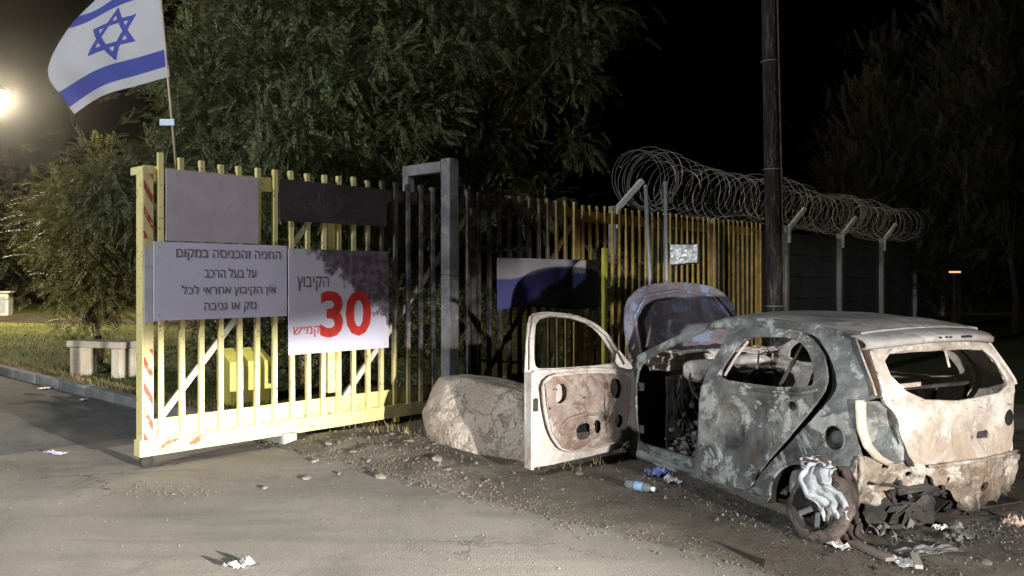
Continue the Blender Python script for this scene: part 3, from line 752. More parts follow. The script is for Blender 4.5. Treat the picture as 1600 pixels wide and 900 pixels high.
tree('dark_feathery_tree', (-.9, 15.2, .0), 2.8, cl, 'darker feathery tree behind the charred middle of the gate', M['leaf_b'], TP, 2, 140, .44, .05)
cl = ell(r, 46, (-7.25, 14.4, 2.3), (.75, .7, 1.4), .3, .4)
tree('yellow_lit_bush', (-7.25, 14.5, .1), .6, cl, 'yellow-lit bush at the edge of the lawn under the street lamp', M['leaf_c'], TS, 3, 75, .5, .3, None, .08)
# shrubs inside the fence line
for i, (x, y, z, w, d, h, lab) in enumerate(((-3.9, 11.9, .9, .9, .6, .9, 'leafy shrub behind the motor cabinet'), (-2.2, 11.6, .9, .8, .6, .9, 'leafy shrub behind the speed sign'), (-.7, 12.2, 1.1, .9, .6, 1.0, 'scorched shrub behind the guide portal'), (1.3, 13.4, 1.0, 1.2, .6, .9, 'dark shrub behind the burnt banner'))):
    tree('shrub', (x, y, .05), .5, ell(r, 16, (x, y, z), (w, d, h), .2, .25), lab, M['leaf_b'], TS, 30 + i, 55, .42, .2, 'shrubs along the fence', .05, nb=16)
# dim upright feathery trees on the right
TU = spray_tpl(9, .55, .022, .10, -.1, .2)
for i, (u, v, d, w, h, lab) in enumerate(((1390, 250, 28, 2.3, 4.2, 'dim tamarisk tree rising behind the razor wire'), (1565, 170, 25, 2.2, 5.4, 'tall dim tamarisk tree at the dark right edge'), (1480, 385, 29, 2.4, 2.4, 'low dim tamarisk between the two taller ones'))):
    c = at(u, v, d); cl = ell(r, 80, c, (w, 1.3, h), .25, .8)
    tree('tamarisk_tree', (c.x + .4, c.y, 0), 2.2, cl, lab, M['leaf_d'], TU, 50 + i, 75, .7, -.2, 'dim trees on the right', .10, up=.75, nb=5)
# dark trees closing the far side of the lawn
TF = spray_tpl(5, .9, .16, .34, .3)
for i, (u, d, w, h, lab) in enumerate(((30, 46, 5, 4.2, 'dark round tree far behind the street lamp lawn'), (170, 42, 4, 4.4, 'dark tree beyond the lawn behind the bench'), (-60, 44, 4, 3.6, 'dark tree beyond the white cabinet'), (100, 50, 5, 3.4, 'dark low tree between two far trees'))):
    x = (u - 800) / F_PX * d; cl = ell(r, 46, (x, d, h), (w, 2, h * .8), .3, .6)
    tree('far_tree', (x, d, .2), 1.8, cl, lab, M['leaf_b'], TF, 70 + i, 26, 1.1, .3, 'far trees beyond the lawn', .25, nb=20)
# ------------------------------------------------------------------ perimeter wall with razor wire
WA = Vector((1.70, 14.5, 0)); WB_ = Vector((9.1, 23.2, 0)); wd = (WB_ - WA); wl = wd.length; wd.normalize(); wyaw = math.atan2(wd.y, wd.x)
wall = empty('perimeter_wall', WA, wyaw, 'dark precast concrete perimeter wall with bent bracket posts', 'wall')
cp = None; M['bracket'] = plain('bracket_white', (.7, .71, .7), .5, .15, 5)
for b in range(0, 6):
    for k in range(5):
        if cp is None: cp = MB().box((0, 0, 0), (3.68, .08, .535)).mesh('concrete_panel'); cp.materials.append(M['concrete'])
        o = link('concrete_panel', cp, None, wall, bevel=.012); o.location = (b * 3.75 + 1.87, random.uniform(-.008, .008), .27 + k * .545)
for b in range(0, 7):
    x = b * 3.75
    pst = MB().box((x, -.09, 1.42), (.14, .14, 2.84)).build('post', M['kerb'], wall, bevel=.01)
    if b == 1: continue
    MB().bar((x, -.17, 2.45), (x, -.17, 2.82), .10, .07).build('bracket_foot', M['bracket'], pst, bevel=.006)
    MB().bar((x, -.17, 2.80), (x + .42, -.40, 3.30), .10, .09).build('bracket_arm', M['bracket'], pst, bevel=.006)
for k, (dx, dz) in enumerate(((.14, 2.97), (.26, 3.12), (.38, 3.27))):
    MB().tube([(dx + 22.4 * i / 30, -.09 - dx * .5, dz + .02 * math.sin(i * 1.7) - .03 * abs(math.sin(i * .42))) for i in range(31)], .006, 4).build('strand', M['wire'], wall)
def coil(name, label, x0, x1, z, rad, pitch, hand, ph, y=-.2):
    o = empty(name, WA + Vector((0, 0, 0)), wyaw, label, 'razor wire', 'razor wire coils on the wall'); pts = []; n = int((x1 - x0) / pitch * 26)
    rr = random.Random(ph)
    for i in range(n + 1):
        t = i / 26; x = x0 + t * pitch + .04 * math.sin(t * 2.3 + ph); a = 2 * math.pi * t * hand + ph
        k = rad * (1 + .12 * nz((t * .9, ph, 0), 1) + .16 * nz((t * 2.3, ph, 5), 1) + .07 * math.sin(t * .73 + 2 * ph)); sag = .12 * math.sin(x * 1.1 + ph) * .6
        pts.append((x + .10 * math.sin(a), y + k * math.cos(a), z + sag + k * math.sin(a) * .98))
    MB().tube(pts, .0054, 4, caps=False).build('wire', M['wire'], o)
    mb = MB()
    for i in range(0, len(pts) - 1, 2):
        p = Vector(pts[i]); q = Vector(pts[i + 1]); d = (q - p).normalized(); u = d.cross(Vector((rr.uniform(-1, 1), rr.uniform(-1, 1), 1))).normalized() * .022
        mb.add([p - d * .014, p + u, p + d * .014, p - u], [(0, 1, 2, 3)])
    tag(mb.build('barbs', M['wire'], o), kind='stuff'); return o
coil('razor_wire_coil', 'razor wire coil along the wall top with wide round loops', .75, 19, 3.36, .51, .37, 1, .4)
coil('razor_wire_coil', 'second razor wire coil wound the other way along the wall', .85, 18.6, 3.30, .47, .43, -1, 2.1)
# loose bundle of loops at its near end
bo = empty('razor_wire_bundle', WA, wyaw, 'loose bunched razor wire loops at the near end of the wall', 'razor wire'); 
for k in range(7):
    rad = random.uniform(.46, .56); x = .38 + k * .1 + random.uniform(-.05, .05); ti = random.uniform(-.35, .35)
    MB().tube([(x + ti * .3 * math.sin(a), -.3 + rad * math.cos(a), 3.33 + random.uniform(-.004, .004) + rad * math.sin(a)) for a in [2 * math.pi * i / 30 for i in range(30)]], .006, 4, closed=True).build('loop', M['wire'], bo)

# two galvanised pipes in front of the fence with a dented lamp box
def pipe(name, u0, v0, u1, d, label):
    a = at(u0, v0, d); b = Vector(((u1 - 800) / F_PX * d, d, 0)); o = empty(name, b, 0, label, 'pipe')
    MB().tube([(0, 0, -.05), Vector((a.x - b.x, 0, a.z))], .033, 10).build('tube', M['galv'], o, smooth=True)
    MB().lathe([(.036, -.015), (.036, .0), (.02, .012), (0, .014)], Vector((a.x - b.x, 0, a.z)), 10).build('cap', M['galv'], o); return o
pipe('leaning_pipe', 1009, 290, 1024, 11.9, 'leaning grey steel pipe in front of the fence')
pipe('upright_pipe', 1040, 285, 1044, 12.0, 'upright grey steel pipe carrying the dented metal box')
fb = empty('dented_metal_box', at(1070, 398, 11.95), R(-18), 'dented pale sheet-metal box hung on the upright pipe', 'box')
mb = MB(); V8 = [(-.19, -.12, -.15), (.19, -.12, -.12), (.19, .12, -.13), (-.19, .12, -.15), (-.2, -.14, .14), (.17, -.08, .16), (.18, .12, .15), (-.2, .12, .13)]
mb.add(V8, [(3, 2, 1, 0), (4, 5, 6, 7), (1, 2, 6, 5), (2, 3, 7, 6), (3, 0, 4, 7)]); mb.build('casing', plain('box_metal', (.36, .36, .37), .45, .3, 9, .4), fb, bevel=.006)
MB().grid(lambda a, b: (-.19 + .38 * a, -.135 + .03 * fbm((a * 4, b * 4, 0), 1, 3) + .025 * a, -.14 + .28 * b + .03 * a * (1 - b)), 10, 8).build('front_sheet', plain('front_sheet_metal', (.62, .64, .66), .35, .2, 12, .3), fb, solid=.004)
MB().bar((-.2, .05, .0), (-.28, .05, .0), .04, .04).build('clamp', M['galv'], fb)

# charred utility pole with a conduit
ub = Vector(((1213 - 800) / F_PX * 11.6, 11.6, 0)); ut = at(1201, 0, 11.6); dirp = (ut - ub) / ut.z
up_ = empty('utility_pole', ub, 0, 'charred wooden utility pole standing behind the burnt car', 'pole')
n = NT('charred_wood'); a = n.noise(2.2, 8, .7, .6, n.scaled((9, 9, 1.2))); v = n.voro(9, 'F1', n.scaled((3, 3, 1.6)))
c = n.ramp(a, [(.35, (.012, .011, .01)), (.52, (.035, .032, .03)), (.7, (.16, .145, .13))]); n.bump(n.math('ADD', a, v), .9, .03); mpole = n.done(c, .9)
MB().tube([dirp * z for z in (-.2, 2, 4, 6, 8.5)], [.118, .112, .105, .10, .09], 14).build('shaft', mpole, up_, smooth=True)
MB().tube([dirp * z + Vector((.128 - z * .003, -.02, 0)) for z in (-.05, 2, 4, 6, 8.3)], .02, 8).build('conduit', burnt('conduit_rust', [(.10, .06, .04), (.17, .10, .065), (.22, .15, .1)], (.25, .2, .16), (.09, .04, .02), .2, 4), up_, smooth=True)
for z in (1.2, 3.1, 4.6): MB().tube([dirp * z + Vector((.125 * math.cos(a), .125 * math.sin(a), 0)) for a in [2 * math.pi * i / 14 for i in range(14)]], .006, 5, closed=True).build('band', M['galv'], up_)
# small orange light far off between the trunks
ol = empty('distant_lamp', at(1492, 425, 22), 0, 'tiny orange light far off between the dark trunks', 'lamp')
MB().box((0, 0, 0), (.3, .05, .045)).build('lens', glow('orange_glow', (1, .52, .2), 1.2), ol, bevel=.01); MB().box((0, .05, -.6), (.05, .05, 1.2)).build('stand', M['char'], ol)
MB().box((0, .05, -1.35), (.12, .12, .4)).build('foot', M['char'], ol)
# ------------------------------------------------------------------ burnt-out car
M['side'] = burnt('scorched_side', [(.045, .047, .05), (.10, .108, .114), (.155, .17, .176), (.25, .27, .27)], (.46, .49, .49), (.13, .085, .055), .55, 2.3, .6, .45, 1)
M['door2'] = burnt('scorched_rear_door', [(.06, .062, .062), (.12, .127, .128), (.175, .187, .186), (.27, .285, .28)], (.50, .525, .51), (.12, .08, .055), .6, 2.7, .85, .55, 4)
M['roof'] = burnt('scorched_roof', [(.21, .20, .195), (.29, .28, .275), (.37, .355, .35)], (.46, .445, .44), (.17, .12, .10), .25, 1.4, .5, .4, 7)
M['rear'] = burnt('ash_white_rear', [(.36, .30, .25), (.52, .47, .42), (.66, .63, .59)], (.76, .75, .73), (.28, .19, .13), .22, 2.1, .7, .55, 11, None, (.50, .78, .6, (.30, .225, .17)))
M['rear_low'] = burnt('rusty_rear_low', [(.13, .10, .08), (.27, .22, .175), (.46, .41, .36)], (.60, .57, .52), (.15, .09, .055), .55, 3.4, .6, .65, 14, [(2, .06, .26, .95)])
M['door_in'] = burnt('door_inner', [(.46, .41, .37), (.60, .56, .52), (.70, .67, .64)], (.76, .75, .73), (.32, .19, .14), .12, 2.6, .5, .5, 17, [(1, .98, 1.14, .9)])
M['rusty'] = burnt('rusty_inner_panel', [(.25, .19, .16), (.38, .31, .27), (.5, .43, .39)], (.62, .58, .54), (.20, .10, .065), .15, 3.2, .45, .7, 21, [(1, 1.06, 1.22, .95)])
M['inner'] = burnt('ash_inner', [(.4, .36, .33), (.52, .48, .45), (.74, .71, .68)], (.78, .76, .74), (.3, .2, .16), .12, 2.4, .5, .4, 25)
M['hood'] = burnt('scorched_hood', [(.09, .08, .10), (.15, .135, .16), (.21, .18, .20)], (.22, .27, .42), (.33, .25, .25), .35, 1.6, .85, .35, 28)
M['sootmetal'] = burnt('soot_metal', [(.02, .019, .019), (.035, .034, .033), (.07, .065, .06)], (.15, .14, .13), (.09, .06, .045), .5, 3, .3, .4, 31)
M['rimmetal'] = plain('rim_metal', (.28, .28, .28), .6, .5, 12, .3)
car = empty('burnt_car', CAR_O, CAR_YAW, 'burnt-out hatchback shell with its front door open and bonnet raised', 'car')
AX, AZ, AR = -.12, .05, .325
def Yside(x, z):
    y = .80
    if z < .2: y -= .25 * (.2 - z) ** 1.3 * 1.2
    if z > .60: y -= .035 * min(1, (z - .60) / .24) ** 2
    if z > .84: y -= (z - .84) * .40
    if x < -.1: y -= .11 * ((-.1 - x) / .55) ** 2
    if x > 2.0: y -= .13 * ((x - 2.0) / .95) ** 2
    rr = math.hypot(x - AX, z - AZ); y += .016 * math.exp(-((rr - AR - .02) / .05) ** 2) * (z < .6)
    return y
def side(x, z, sg=1, off=0, dent=.007, sd=0):
    d = dent * fbm((x * 1.0, z, sg * 2.0), 2.2, sd, 4) * 2 - dent * .6 * abs(nz((x * 4.5, z * 5.5, sd), 1))
    return Vector((x, sg * (Yside(x, z) + off + d), z))
def arc(cx, cz, r, a0, a1, n=12): return [(cx + r * math.cos(R(a0 + (a1 - a0) * i / n)), cz + r * math.sin(R(a0 + (a1 - a0) * i / n))) for i in range(n + 1)]
roof_prof = [(-.45, 1.195), (-.36, 1.225), (-.1, 1.262), (.4, 1.29), (.8, 1.278), (1.0, 1.245)]
def zr(x):
    for (a, p), (b, q) in zip(roof_prof, roof_prof[1:]):
        if x <= b: return p + (q - p) * max(0, (x - a)) / (b - a)
    return roof_prof[-1][1]
body_out = [(1.84, .05), (.24, .03)] + arc(AX, AZ, AR, 4, 150, 14) + [(-.50, .24), (-.515, .45), (-.47, .60), (-.475, .80), (-.54, .845), (-.595, .86), (-.52, 1.0), (-.40, 1.19), (-.33, 1.225), (-.1, 1.258), (.4, 1.285), (.8, 1.272), (.98, 1.24), (1.3, 1.13), (1.62, 1.0), (1.9, .865), (1.93, .80), (1.88, .45)]
front_open = [(1.70, .15), (.98, .14), (.93, .45), (.905, .7), (.86, .95), (.80, 1.13), (.80, 1.20), (.95, 1.195), (1.2, 1.115), (1.5, .985), (1.70, .875), (1.745, .76), (1.74, .4)]
rear_open = [(.885, .095), (.45, .095), (.34, .17), (.14, .36), (-.13, .62), (-.28, .80), (-.315, .88), (-.27, .99), (-.18, 1.10), (-.06, 1.185), (.1, 1.21), (.45, 1.21), (.64, 1.17), (.72, 1.05), (.80, .9), (.86, .7), (.885, .4)]
fuel = circle(-.33, .575, .078, 16)
panel('left_body_side', body_out, [front_open, rear_open, fuel], lambda x, z: side(x, z, 1, 0, .016, 2), M['side'], car, .032, .022)
panel('right_body_side', body_out, [front_open, rear_open], lambda x, z: side(x, z, -1, 0, .008, 6), M['inner'], car, .06, .022)
# left rear door, shut but sprung, dark gap behind it
door_out = [(.915, .075), (.455, .07), (.36, .12), (.215, .315), (-.045, .585), (-.175, .745), (-.245, .85), (-.245, .93), (-.20, 1.02), (-.12, 1.115), (.0, 1.195), (.12, 1.222), (.5, 1.222), (.69, 1.19), (.78, 1.06), (.86, .88), (.915, .6)]
win_rear = [(.755, .835), (.69, .98), (.62, 1.10), (.52, 1.155), (.12, 1.17), (.0, 1.12), (-.10, 1.0), (-.15, .905), (-.13, .87), (.2, .832)]
def rd(x, z):
    dent = -.035 * math.exp(-(((x - .62) / .16) ** 2 + ((z - .34) / .13) ** 2)) - .018 * math.exp(-(((x - .3) / .2) ** 2 + ((z - .62) / .08) ** 2)) + .012 * math.exp(-((z - .755) / .02) ** 2) * (x > .0)
    return side(x, z, 1, .014 + dent, .017, 12)
dr = panel('rear_door', door_out, [win_rear], rd, M['door2'], car, .028, .022)
gap_shade = [(.50, .05), (.40, .05), (.18, .27), (-.09, .53), (-.22, .69), (-.31, .83), (-.31, .93), (-.24, 1.06), (-.12, 1.17), (.02, 1.235), (.14, 1.25), (.14, 1.19), (.03, 1.16), (-.08, 1.08), (-.17, .95), (-.18, .87), (-.12, .76), (.02, .61), (.28, .34), (.44, .14), (.52, .10)]
panel('door_gap_shade', gap_shade, [], lambda x, z: side(x, z, 1, -.05, 0), M['char'], car, .06, .01)  # black strip set behind the door gap to paint its shade
# handle socket and its scar, window divider, inner edge
MB().lathe([(.0, -.012), (.022, -.010), (.026, .002), (.03, .004)], (0, 0, 0), 12, Matrix.Rotation(R(-90), 3, 'X')).build('handle_socket', M['char'], dr, smooth=True, loc=side(-.02, .74, 1, .030))
MB().bar(side(.155, .85, 1, -.01), side(.045, 1.16, 1, -.01), .018, .02, (0, 1, 0)).build('window_divider', M['sootmetal'], dr)
MB().tube([side(x, z, 1, .0) for x, z in ((.70, .86), (.64, 1.0), (.565, 1.12))], .012, 6).build('window_channel', M['inner'], dr, smooth=True)
MB().tube([side(x, z, 1, .024) for x, z in ((.87, .80), (.6, .79), (.3, .80), (-.05, .82), (-.2, .86))], .011, 6).build('belt_moulding', M['door2'], dr, smooth=True)
# fuel filler cup
fc = MB().lathe([(.082, .0), (.078, -.035), (.0, -.045)], (0, 0, 0), 18, Matrix.Rotation(R(-90), 3, 'X')).build('fuel_recess', M['sootmetal'], car, smooth=True, loc=side(-.33, .575, 1, .0))
MB().lathe([(.0, .0), (.03, -.002), (.034, -.02), (.05, -.022), (.05, -.034)], (0, 0, 0), 14, Matrix.Rotation(R(-90), 3, 'X')).build('filler_cap', M['side'], fc, smooth=True, loc=(.005, -.006, -.008))
MB().tube([(.08 * math.cos(a), .004, .08 * math.sin(a)) for a in [2 * math.pi * i / 20 for i in range(20)]], .006, 5, closed=True).build('recess_rim', M['side'], fc, smooth=True)
# arch lip and inner wheel well
MB().tube([side(x, z, 1, .002) for x, z in arc(AX, AZ, AR, 6, 148, 18)], .013, 6).build('arch_lip', M['side'], car, smooth=True)
mb = MB(); pr = arc(AX, AZ, AR + .01, -10, 175, 16); mb.grid(lambda a, b: (pr[int(round(a * 16))][0], .79 - .30 * b, pr[int(round(a * 16))][1]), 16, 3); mb.build('wheel_well', M['char'], car, solid=.004)
MB().box((AX, .48, .25), (.7, .01, .6)).build('well_wall', M['char'], car)
# roof: one sheet with slight sag, plus header and cant rails
def rf(x, b):
    ye = Yside(x, zr(x)); y = b * (ye - .002); return Vector((x, y, zr(x) + .045 * (1 - b * b) - .028 * math.exp(-(((x - .25) / .4) ** 2 + ((b - .1) / .5) ** 2)) + .016 * fbm((x, y, 0), 3, 4, 4)))
panel('roof', [(-.36, -1), (.96, -1), (.99, -.5), (1.0, 0), (.99, .5), (.96, 1), (-.36, 1), (-.40, .5), (-.41, 0), (-.40, -.5)], [], rf, M['roof'], car, .07, .012, 0)
for sg in (1, -1):
    MB().tube([side(x, z, sg, -.01, 0) for x, z in ((-.36, 1.215), (.0, 1.255), (.4, 1.272), (.8, 1.262), (.98, 1.228))], .022, 6).build('roof_rail', M['side'] if sg > 0 else M['inner'], car, smooth=True)
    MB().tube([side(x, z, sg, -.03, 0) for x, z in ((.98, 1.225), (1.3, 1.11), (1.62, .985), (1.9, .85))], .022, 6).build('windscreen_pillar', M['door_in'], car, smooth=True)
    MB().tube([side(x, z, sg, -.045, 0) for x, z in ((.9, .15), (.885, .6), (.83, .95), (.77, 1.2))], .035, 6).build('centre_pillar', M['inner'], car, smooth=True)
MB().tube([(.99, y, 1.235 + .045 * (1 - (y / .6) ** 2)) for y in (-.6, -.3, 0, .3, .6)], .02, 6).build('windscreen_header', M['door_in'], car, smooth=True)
MB().tube([(.25, y, 1.255 + .03 * (1 - (y / .6) ** 2)) for y in (-.6, -.3, 0, .3, .6)], .016, 6).build('roof_bow', M['sootmetal'], car, smooth=True)
# right doors, seen from inside
panel('right_rear_door', door_out, [win_rear], lambda x, z: side(x, z, -1, -.012, .01, 3), M['inner'], car, .05, .03)
fd_out = [(1.74, .12), (.96, .1), (.93, .4), (.905, .7), (.86, .95), (.79, 1.21), (.95, 1.21), (1.2, 1.13), (1.5, 1.0), (1.72, .88), (1.76, .75)]
fd_win = [(1.55, .83), (.97, .83), (.93, .95), (.87, 1.13), (1.0, 1.15), (1.25, 1.06), (1.48, .95)]
panel('right_front_door', fd_out, [fd_win], lambda x, z: side(x, z, -1, -.012, .01, 9), M['inner'], car, .05, .03)
# tailgate
xprof = [(.40, -.715), (.62, -.705), (.85, -.672), (1.0, -.59), (1.13, -.50), (1.2, -.44)]
def xr(z):
    if z < xprof[0][0]: return xprof[0][1] + .02 * (xprof[0][0] - z)
    for (a, p), (b, q) in zip(xprof, xprof[1:]):
        if z <= b: return p + (q - p) * (z - a) / (b - a)
    return xprof[-1][1]
def tg(y, z, off=0, sd=5):
    d = .018 * fbm((y, z, 0), 3.0, sd, 4) * 2 + .016 * abs(nz((y * 6, z * 7, sd), 1)) * (z < .8)
    inset = -.05 * math.exp(-(((y + .08) / .32) ** 2 + ((z - .60) / .10) ** 4)) if .42 < z < .78 else 0
    return Vector((xr(z) + .085 * (abs(y) / .6) ** 2.2 - off + d - inset * .6, y, z))
hatch_out = [(.57, 1.165), (.64, .93), (.655, .83), (.57, .745), (.55, .62), (.50, .46), (.40, .43), (-.40, .43), (-.50, .46), (-.55, .62), (-.57, .745), (-.655, .83), (-.64, .93), (-.57, 1.165)]
hatch_win = [(.44, 1.115), (.53, 1.06), (.55, .97), (.49, .875), (.36, .818), (.1, .80), (-.36, .815), (-.52, .85), (-.58, .90), (-.54, 1.03), (-.44, 1.115)]
hb = panel('tailgate', hatch_out, [hatch_win, circle(-.47, .655, .062, 14, .055), circle(-.20, .575, .022, 10, .03), circle(-.06, .565, .012, 8)], tg, M['rear'], car, .035, .03)
MB().lathe([(.064, 0), (.06, -.03), (.0, -.04)], (0, 0, 0), 14, Matrix.Rotation(R(90), 3, 'Y')).build('lamp_hole_cup', M['char'], hb, smooth=True, loc=tg(-.47, .655, -.02))
MB().tube([tg(y, z, .006) for y, z in hatch_win], .014, 6, closed=True).build('window_flange', M['rear'], hb, smooth=True)
MB().tube([tg(y, .735 + .012 * math.cos(y * 3), .004) for y in [-.52 + 1.04 * i / 12 for i in range(13)]], .012, 6).build('crease', M['rear'], hb, smooth=True)
MB().box((0, 0, 0), (.03, .10, .05)).build('lock_bracket', M['sootmetal'], hb, bevel=.008, loc=tg(-.16, .575, .002))
# spoiler lip over the rear window
def sp_(a, b):
    y = -.64 + 1.28 * a; k = 1 - (abs(y) / .64) ** 4
    prof = [(-.37, 1.228), (-.44, 1.222), (-.53, 1.205), (-.585, 1.178), (-.58, 1.150), (-.52, 1.135)]
    t = b * 5; i = min(4, int(t)); q = t - i; x = prof[i][0] + (prof[i + 1][0] - prof[i][0]) * q; z = prof[i][1] + (prof[i + 1][1] - prof[i][1]) * q
    x = -.40 + (x + .40) * (.55 + .45 * k) + .05 * (abs(y) / .64) ** 2; return (x, y, z + .038 * (1 - (y / .64) ** 2) - .012)
spo = MB().grid(sp_, 30, 10).build('spoiler', M['roof'], car, smooth=True, solid=.012)
MB().box((0, 0, 0), (.012, .10, .014)).build('brake_lamp_slot', M['char'], spo, loc=(-.587, -.14, 1.198))
for y in (.06, .12, .02): MB().box((0, 0, 0), (.012, .02, .01)).build('stud_hole', M['char'], spo, loc=(-.586, y, 1.2))
# tailgate-gap channel (dark rust gutter) on the left
MB().tube([Vector((x, y, z)) for x, y, z in ((-.37, .60, 1.20), (-.45, .635, 1.08), (-.53, .66, .96), (-.575, .675, .86))], .018, 6).build('gutter', plain('gutter_rust', (.07, .04, .03), .9, .4, 9), car, smooth=True)
MB().tube([Vector((x, y, z)) for x, y, z in ((-.355, .615, 1.20), (-.45, .655, 1.06), (-.53, .68, .94), (-.57, .695, .865))], .008, 6).build('gutter_edge', M['rear'], car, smooth=True)
# tail lamp housing left: pale outer rim, grey bowl, dark channel inside
# jagged remains of the bumper carrier in the gap
rr_ = random.Random(3); mbx = MB()
for q in range(26):
    y = rr_.uniform(-.3, .7); z = rr_.uniform(.08, .36); l = rr_.uniform(.06, .2); a = rr_.uniform(0, 6)
    mbx.add([(-.60 + rr_.uniform(-.05, .05), y, z), (-.62, y + l * math.cos(a), z + l * .6 * math.sin(a)), (-.60 + rr_.uniform(-.06, .03), y + l * .6 * math.cos(a + .7), z + l * .5 * math.sin(a + .7)), (-.58, y + .02, z - .03)], [(0, 1, 2, 3)])
tag(mbx.build('torn_carrier', M['sootmetal'], car, solid=.006), kind='stuff')
def tl(u, v):          # u 0 at the body side .. 1 at the tailgate ; v height 0..1
    z = .44 + .38 * v; y = .755 - .20 * u - .02 * (1 - v); x = -.47 - .13 * u - .06 * (1 - v) * u + .0; dep = .045 * math.sin(math.pi * min(1, u * 1.1)) * math.sin(math.pi * min(1, v * 1.05)); return Vector((x + dep, y - dep * .3, z))
lamp_out = [(.02, .98), (.0, .6), (.14, .30), (.42, .06), (.8, .0), (1, .12), (1, .85), (.8, .98), (.4, 1.02)]
th = panel('tail_lamp_bowl', lamp_out, [circle(.22, .70, .06, 10)], tl, M['side'], car, .08, .008, 1)
rim = [Vector((-.475, .762, .83)), Vector((-.485, .770, .74)), Vector((-.49, .765, .65)), Vector((-.515, .74, .55)), Vector((-.56, .70, .48)), Vector((-.60, .64, .44))]
mb = MB(); mb.grid(lambda a, b: (lambda p: p + Vector((-.03 * b, -.055 * b * (1.1 - .5 * a), .02 * b * a)))(rim[min(4, int(a * 5))].lerp(rim[min(4, int(a * 5)) + 1], a * 5 - min(4, int(a * 5)))), 20, 3)
mb.build('lamp_rim', M['rear'], th, smooth=True, solid=.012)
mb = MB(); mb.grid(lambda a, b: (-.585 - .07 * a + .01 * math.sin(b * 9), .60 - .055 * b - .10 * a * a, .83 - .40 * a), 12, 6); mb.build('lamp_channel', M['sootmetal'], th, smooth=True, solid=.01)
# crumpled corner bracket below it and buckled rear valance
def cbm(y, z):
    t = (.77 - y) / .36; return Vector((-.475 - .20 * max(0, t) ** .75 + .05 * max(0, .32 - z) / .2 + .05 * fbm((y * 6, z * 6, 0), 1, 3, 4) + .05 * abs(nz((y * 12, z * 10, 2), 1)), y - .02 * max(0, .3 - z), z))
cbk = panel('corner_bracket', [(.775, .50), (.66, .475), (.55, .46), (.43, .455), (.39, .42), (.40, .33), (.46, .295), (.53, .285), (.555, .235), (.60, .20), (.63, .135), (.70, .12), (.73, .17), (.77, .15), (.785, .3)], [circle(.62, .43, .02, 8, .014), circle(.50, .385, .016, 7)], cbm, M['rear_low'], car, .03, .02)
MB().tube([cbm(y, z) + Vector((-.012, 0, 0)) for y, z in ((.70, .325), (.6, .315), (.5, .30), (.42, .315))], .012, 6).build('bracket_fold', M['sootmetal'], cbk, smooth=True)
MB().tube([cbm(.745, z) + Vector((-.01, .012, 0)) for z in (.49, .38, .27, .16)], .016, 6).build('bracket_edge', M['rear'], cbk, smooth=True)
MB().grid(lambda a, b: (-.52 - .10 * a + .03 * nz((a * 4, b * 4, 0)), .74 - .5 * a, .20 - .16 * b + .05 * nz((a * 5, b * 2, 4))), 14, 8).build('torn_liner', M['sootmetal'], car, solid=.012)
def val(y, z):
    f = fbm((y * 3, z * 3, 0), 1.3, 8, 4); rg = abs(nz((y * 5, z * 8, 3), 1)); t = (.43 - z) / .35
    rg2 = abs(nz((y * 11 + z * 4, z * 7 - y * 3, 8), 1))
    return Vector((-.70 + .075 * (abs(y) / .6) ** 2.2 + .06 * t + .05 * f - .07 * rg * max(0, t) + .045 * rg2 * min(1, max(0, t * 3)), y, z + .02 * rg2 * max(0, t)))
vl = panel('rear_valance', [(.40, .425), (.37, .37), (.31, .345), (.29, .29), (.22, .30), (.17, .24), (.13, .25), (.10, .18), (.04, .165), (.02, .10), (-.06, .09), (-.09, .04), (-.15, .10), (-.22, .085), (-.27, .14), (-.35, .10), (-.43, .16), (-.5, .12), (-.58, .15), (-.66, .14), (-.68, .30), (-.60, .425), (-.2, .43), (.1, .425)], [circle(.16, .315, .022, 8), [(-.12, .26), (-.22, .27), (-.26, .22), (-.16, .20)]], val, M['rear_low'], car, .03, .022)
MB().tube([val(y, .345 + .02 * math.sin(y * 7)) + Vector((-.008, 0, 0)) for y in [.22 - .84 * i / 10 for i in range(11)]], .012, 6).build('valance_fold', M['rear_low'], vl, smooth=True)
MB().tube([(-.722 + .075 * (abs(y) / .6) ** 2.2, y, .428) for y in [.38 - .95 * i / 12 for i in range(13)]], .013, 6).build('valance_lip', M['rear_low'], car, smooth=True)
MB().box((-.60, 0, .30), (.04, 1.1, .10)).build('crash_beam', M['sootmetal'], car, bevel=.01)
# floor, sills, bulkheads
MB().grid(lambda a, b: (-.6 + 2.5 * a, -.72 + 1.44 * b, .07 + .10 * math.exp(-((b - .5) / .1) ** 2) + .03 * fbm((a * 5, b * 3, 0), 1, 2)), 40, 24).build('floor_pan', M['sootmetal'], car, solid=.01)
def sill(a, b):
    x = .25 + 1.6 * a; an = math.pi * b; return (x, .70 + .10 * math.sin(an) + .004 * fbm((x, b, 0), 5, 1), .10 - .075 * math.cos(an) * -1 - .0)
MB().grid(sill, 24, 8).build('sill', burnt('sill_metal', [(.13, .14, .14), (.22, .24, .235), (.32, .34, .33)], (.46, .48, .47), (.1, .075, .06), .4, 2.2, .6, .4, 40), car, smooth=True, solid=.01)
MB().grid(lambda a, b: (1.90 + .06 * b + .02 * fbm((a * 4, b * 3, 0), 1, 4), -.68 + 1.36 * a, .08 + .72 * b), 24, 12).build('firewall', M['char'], car, solid=.01)
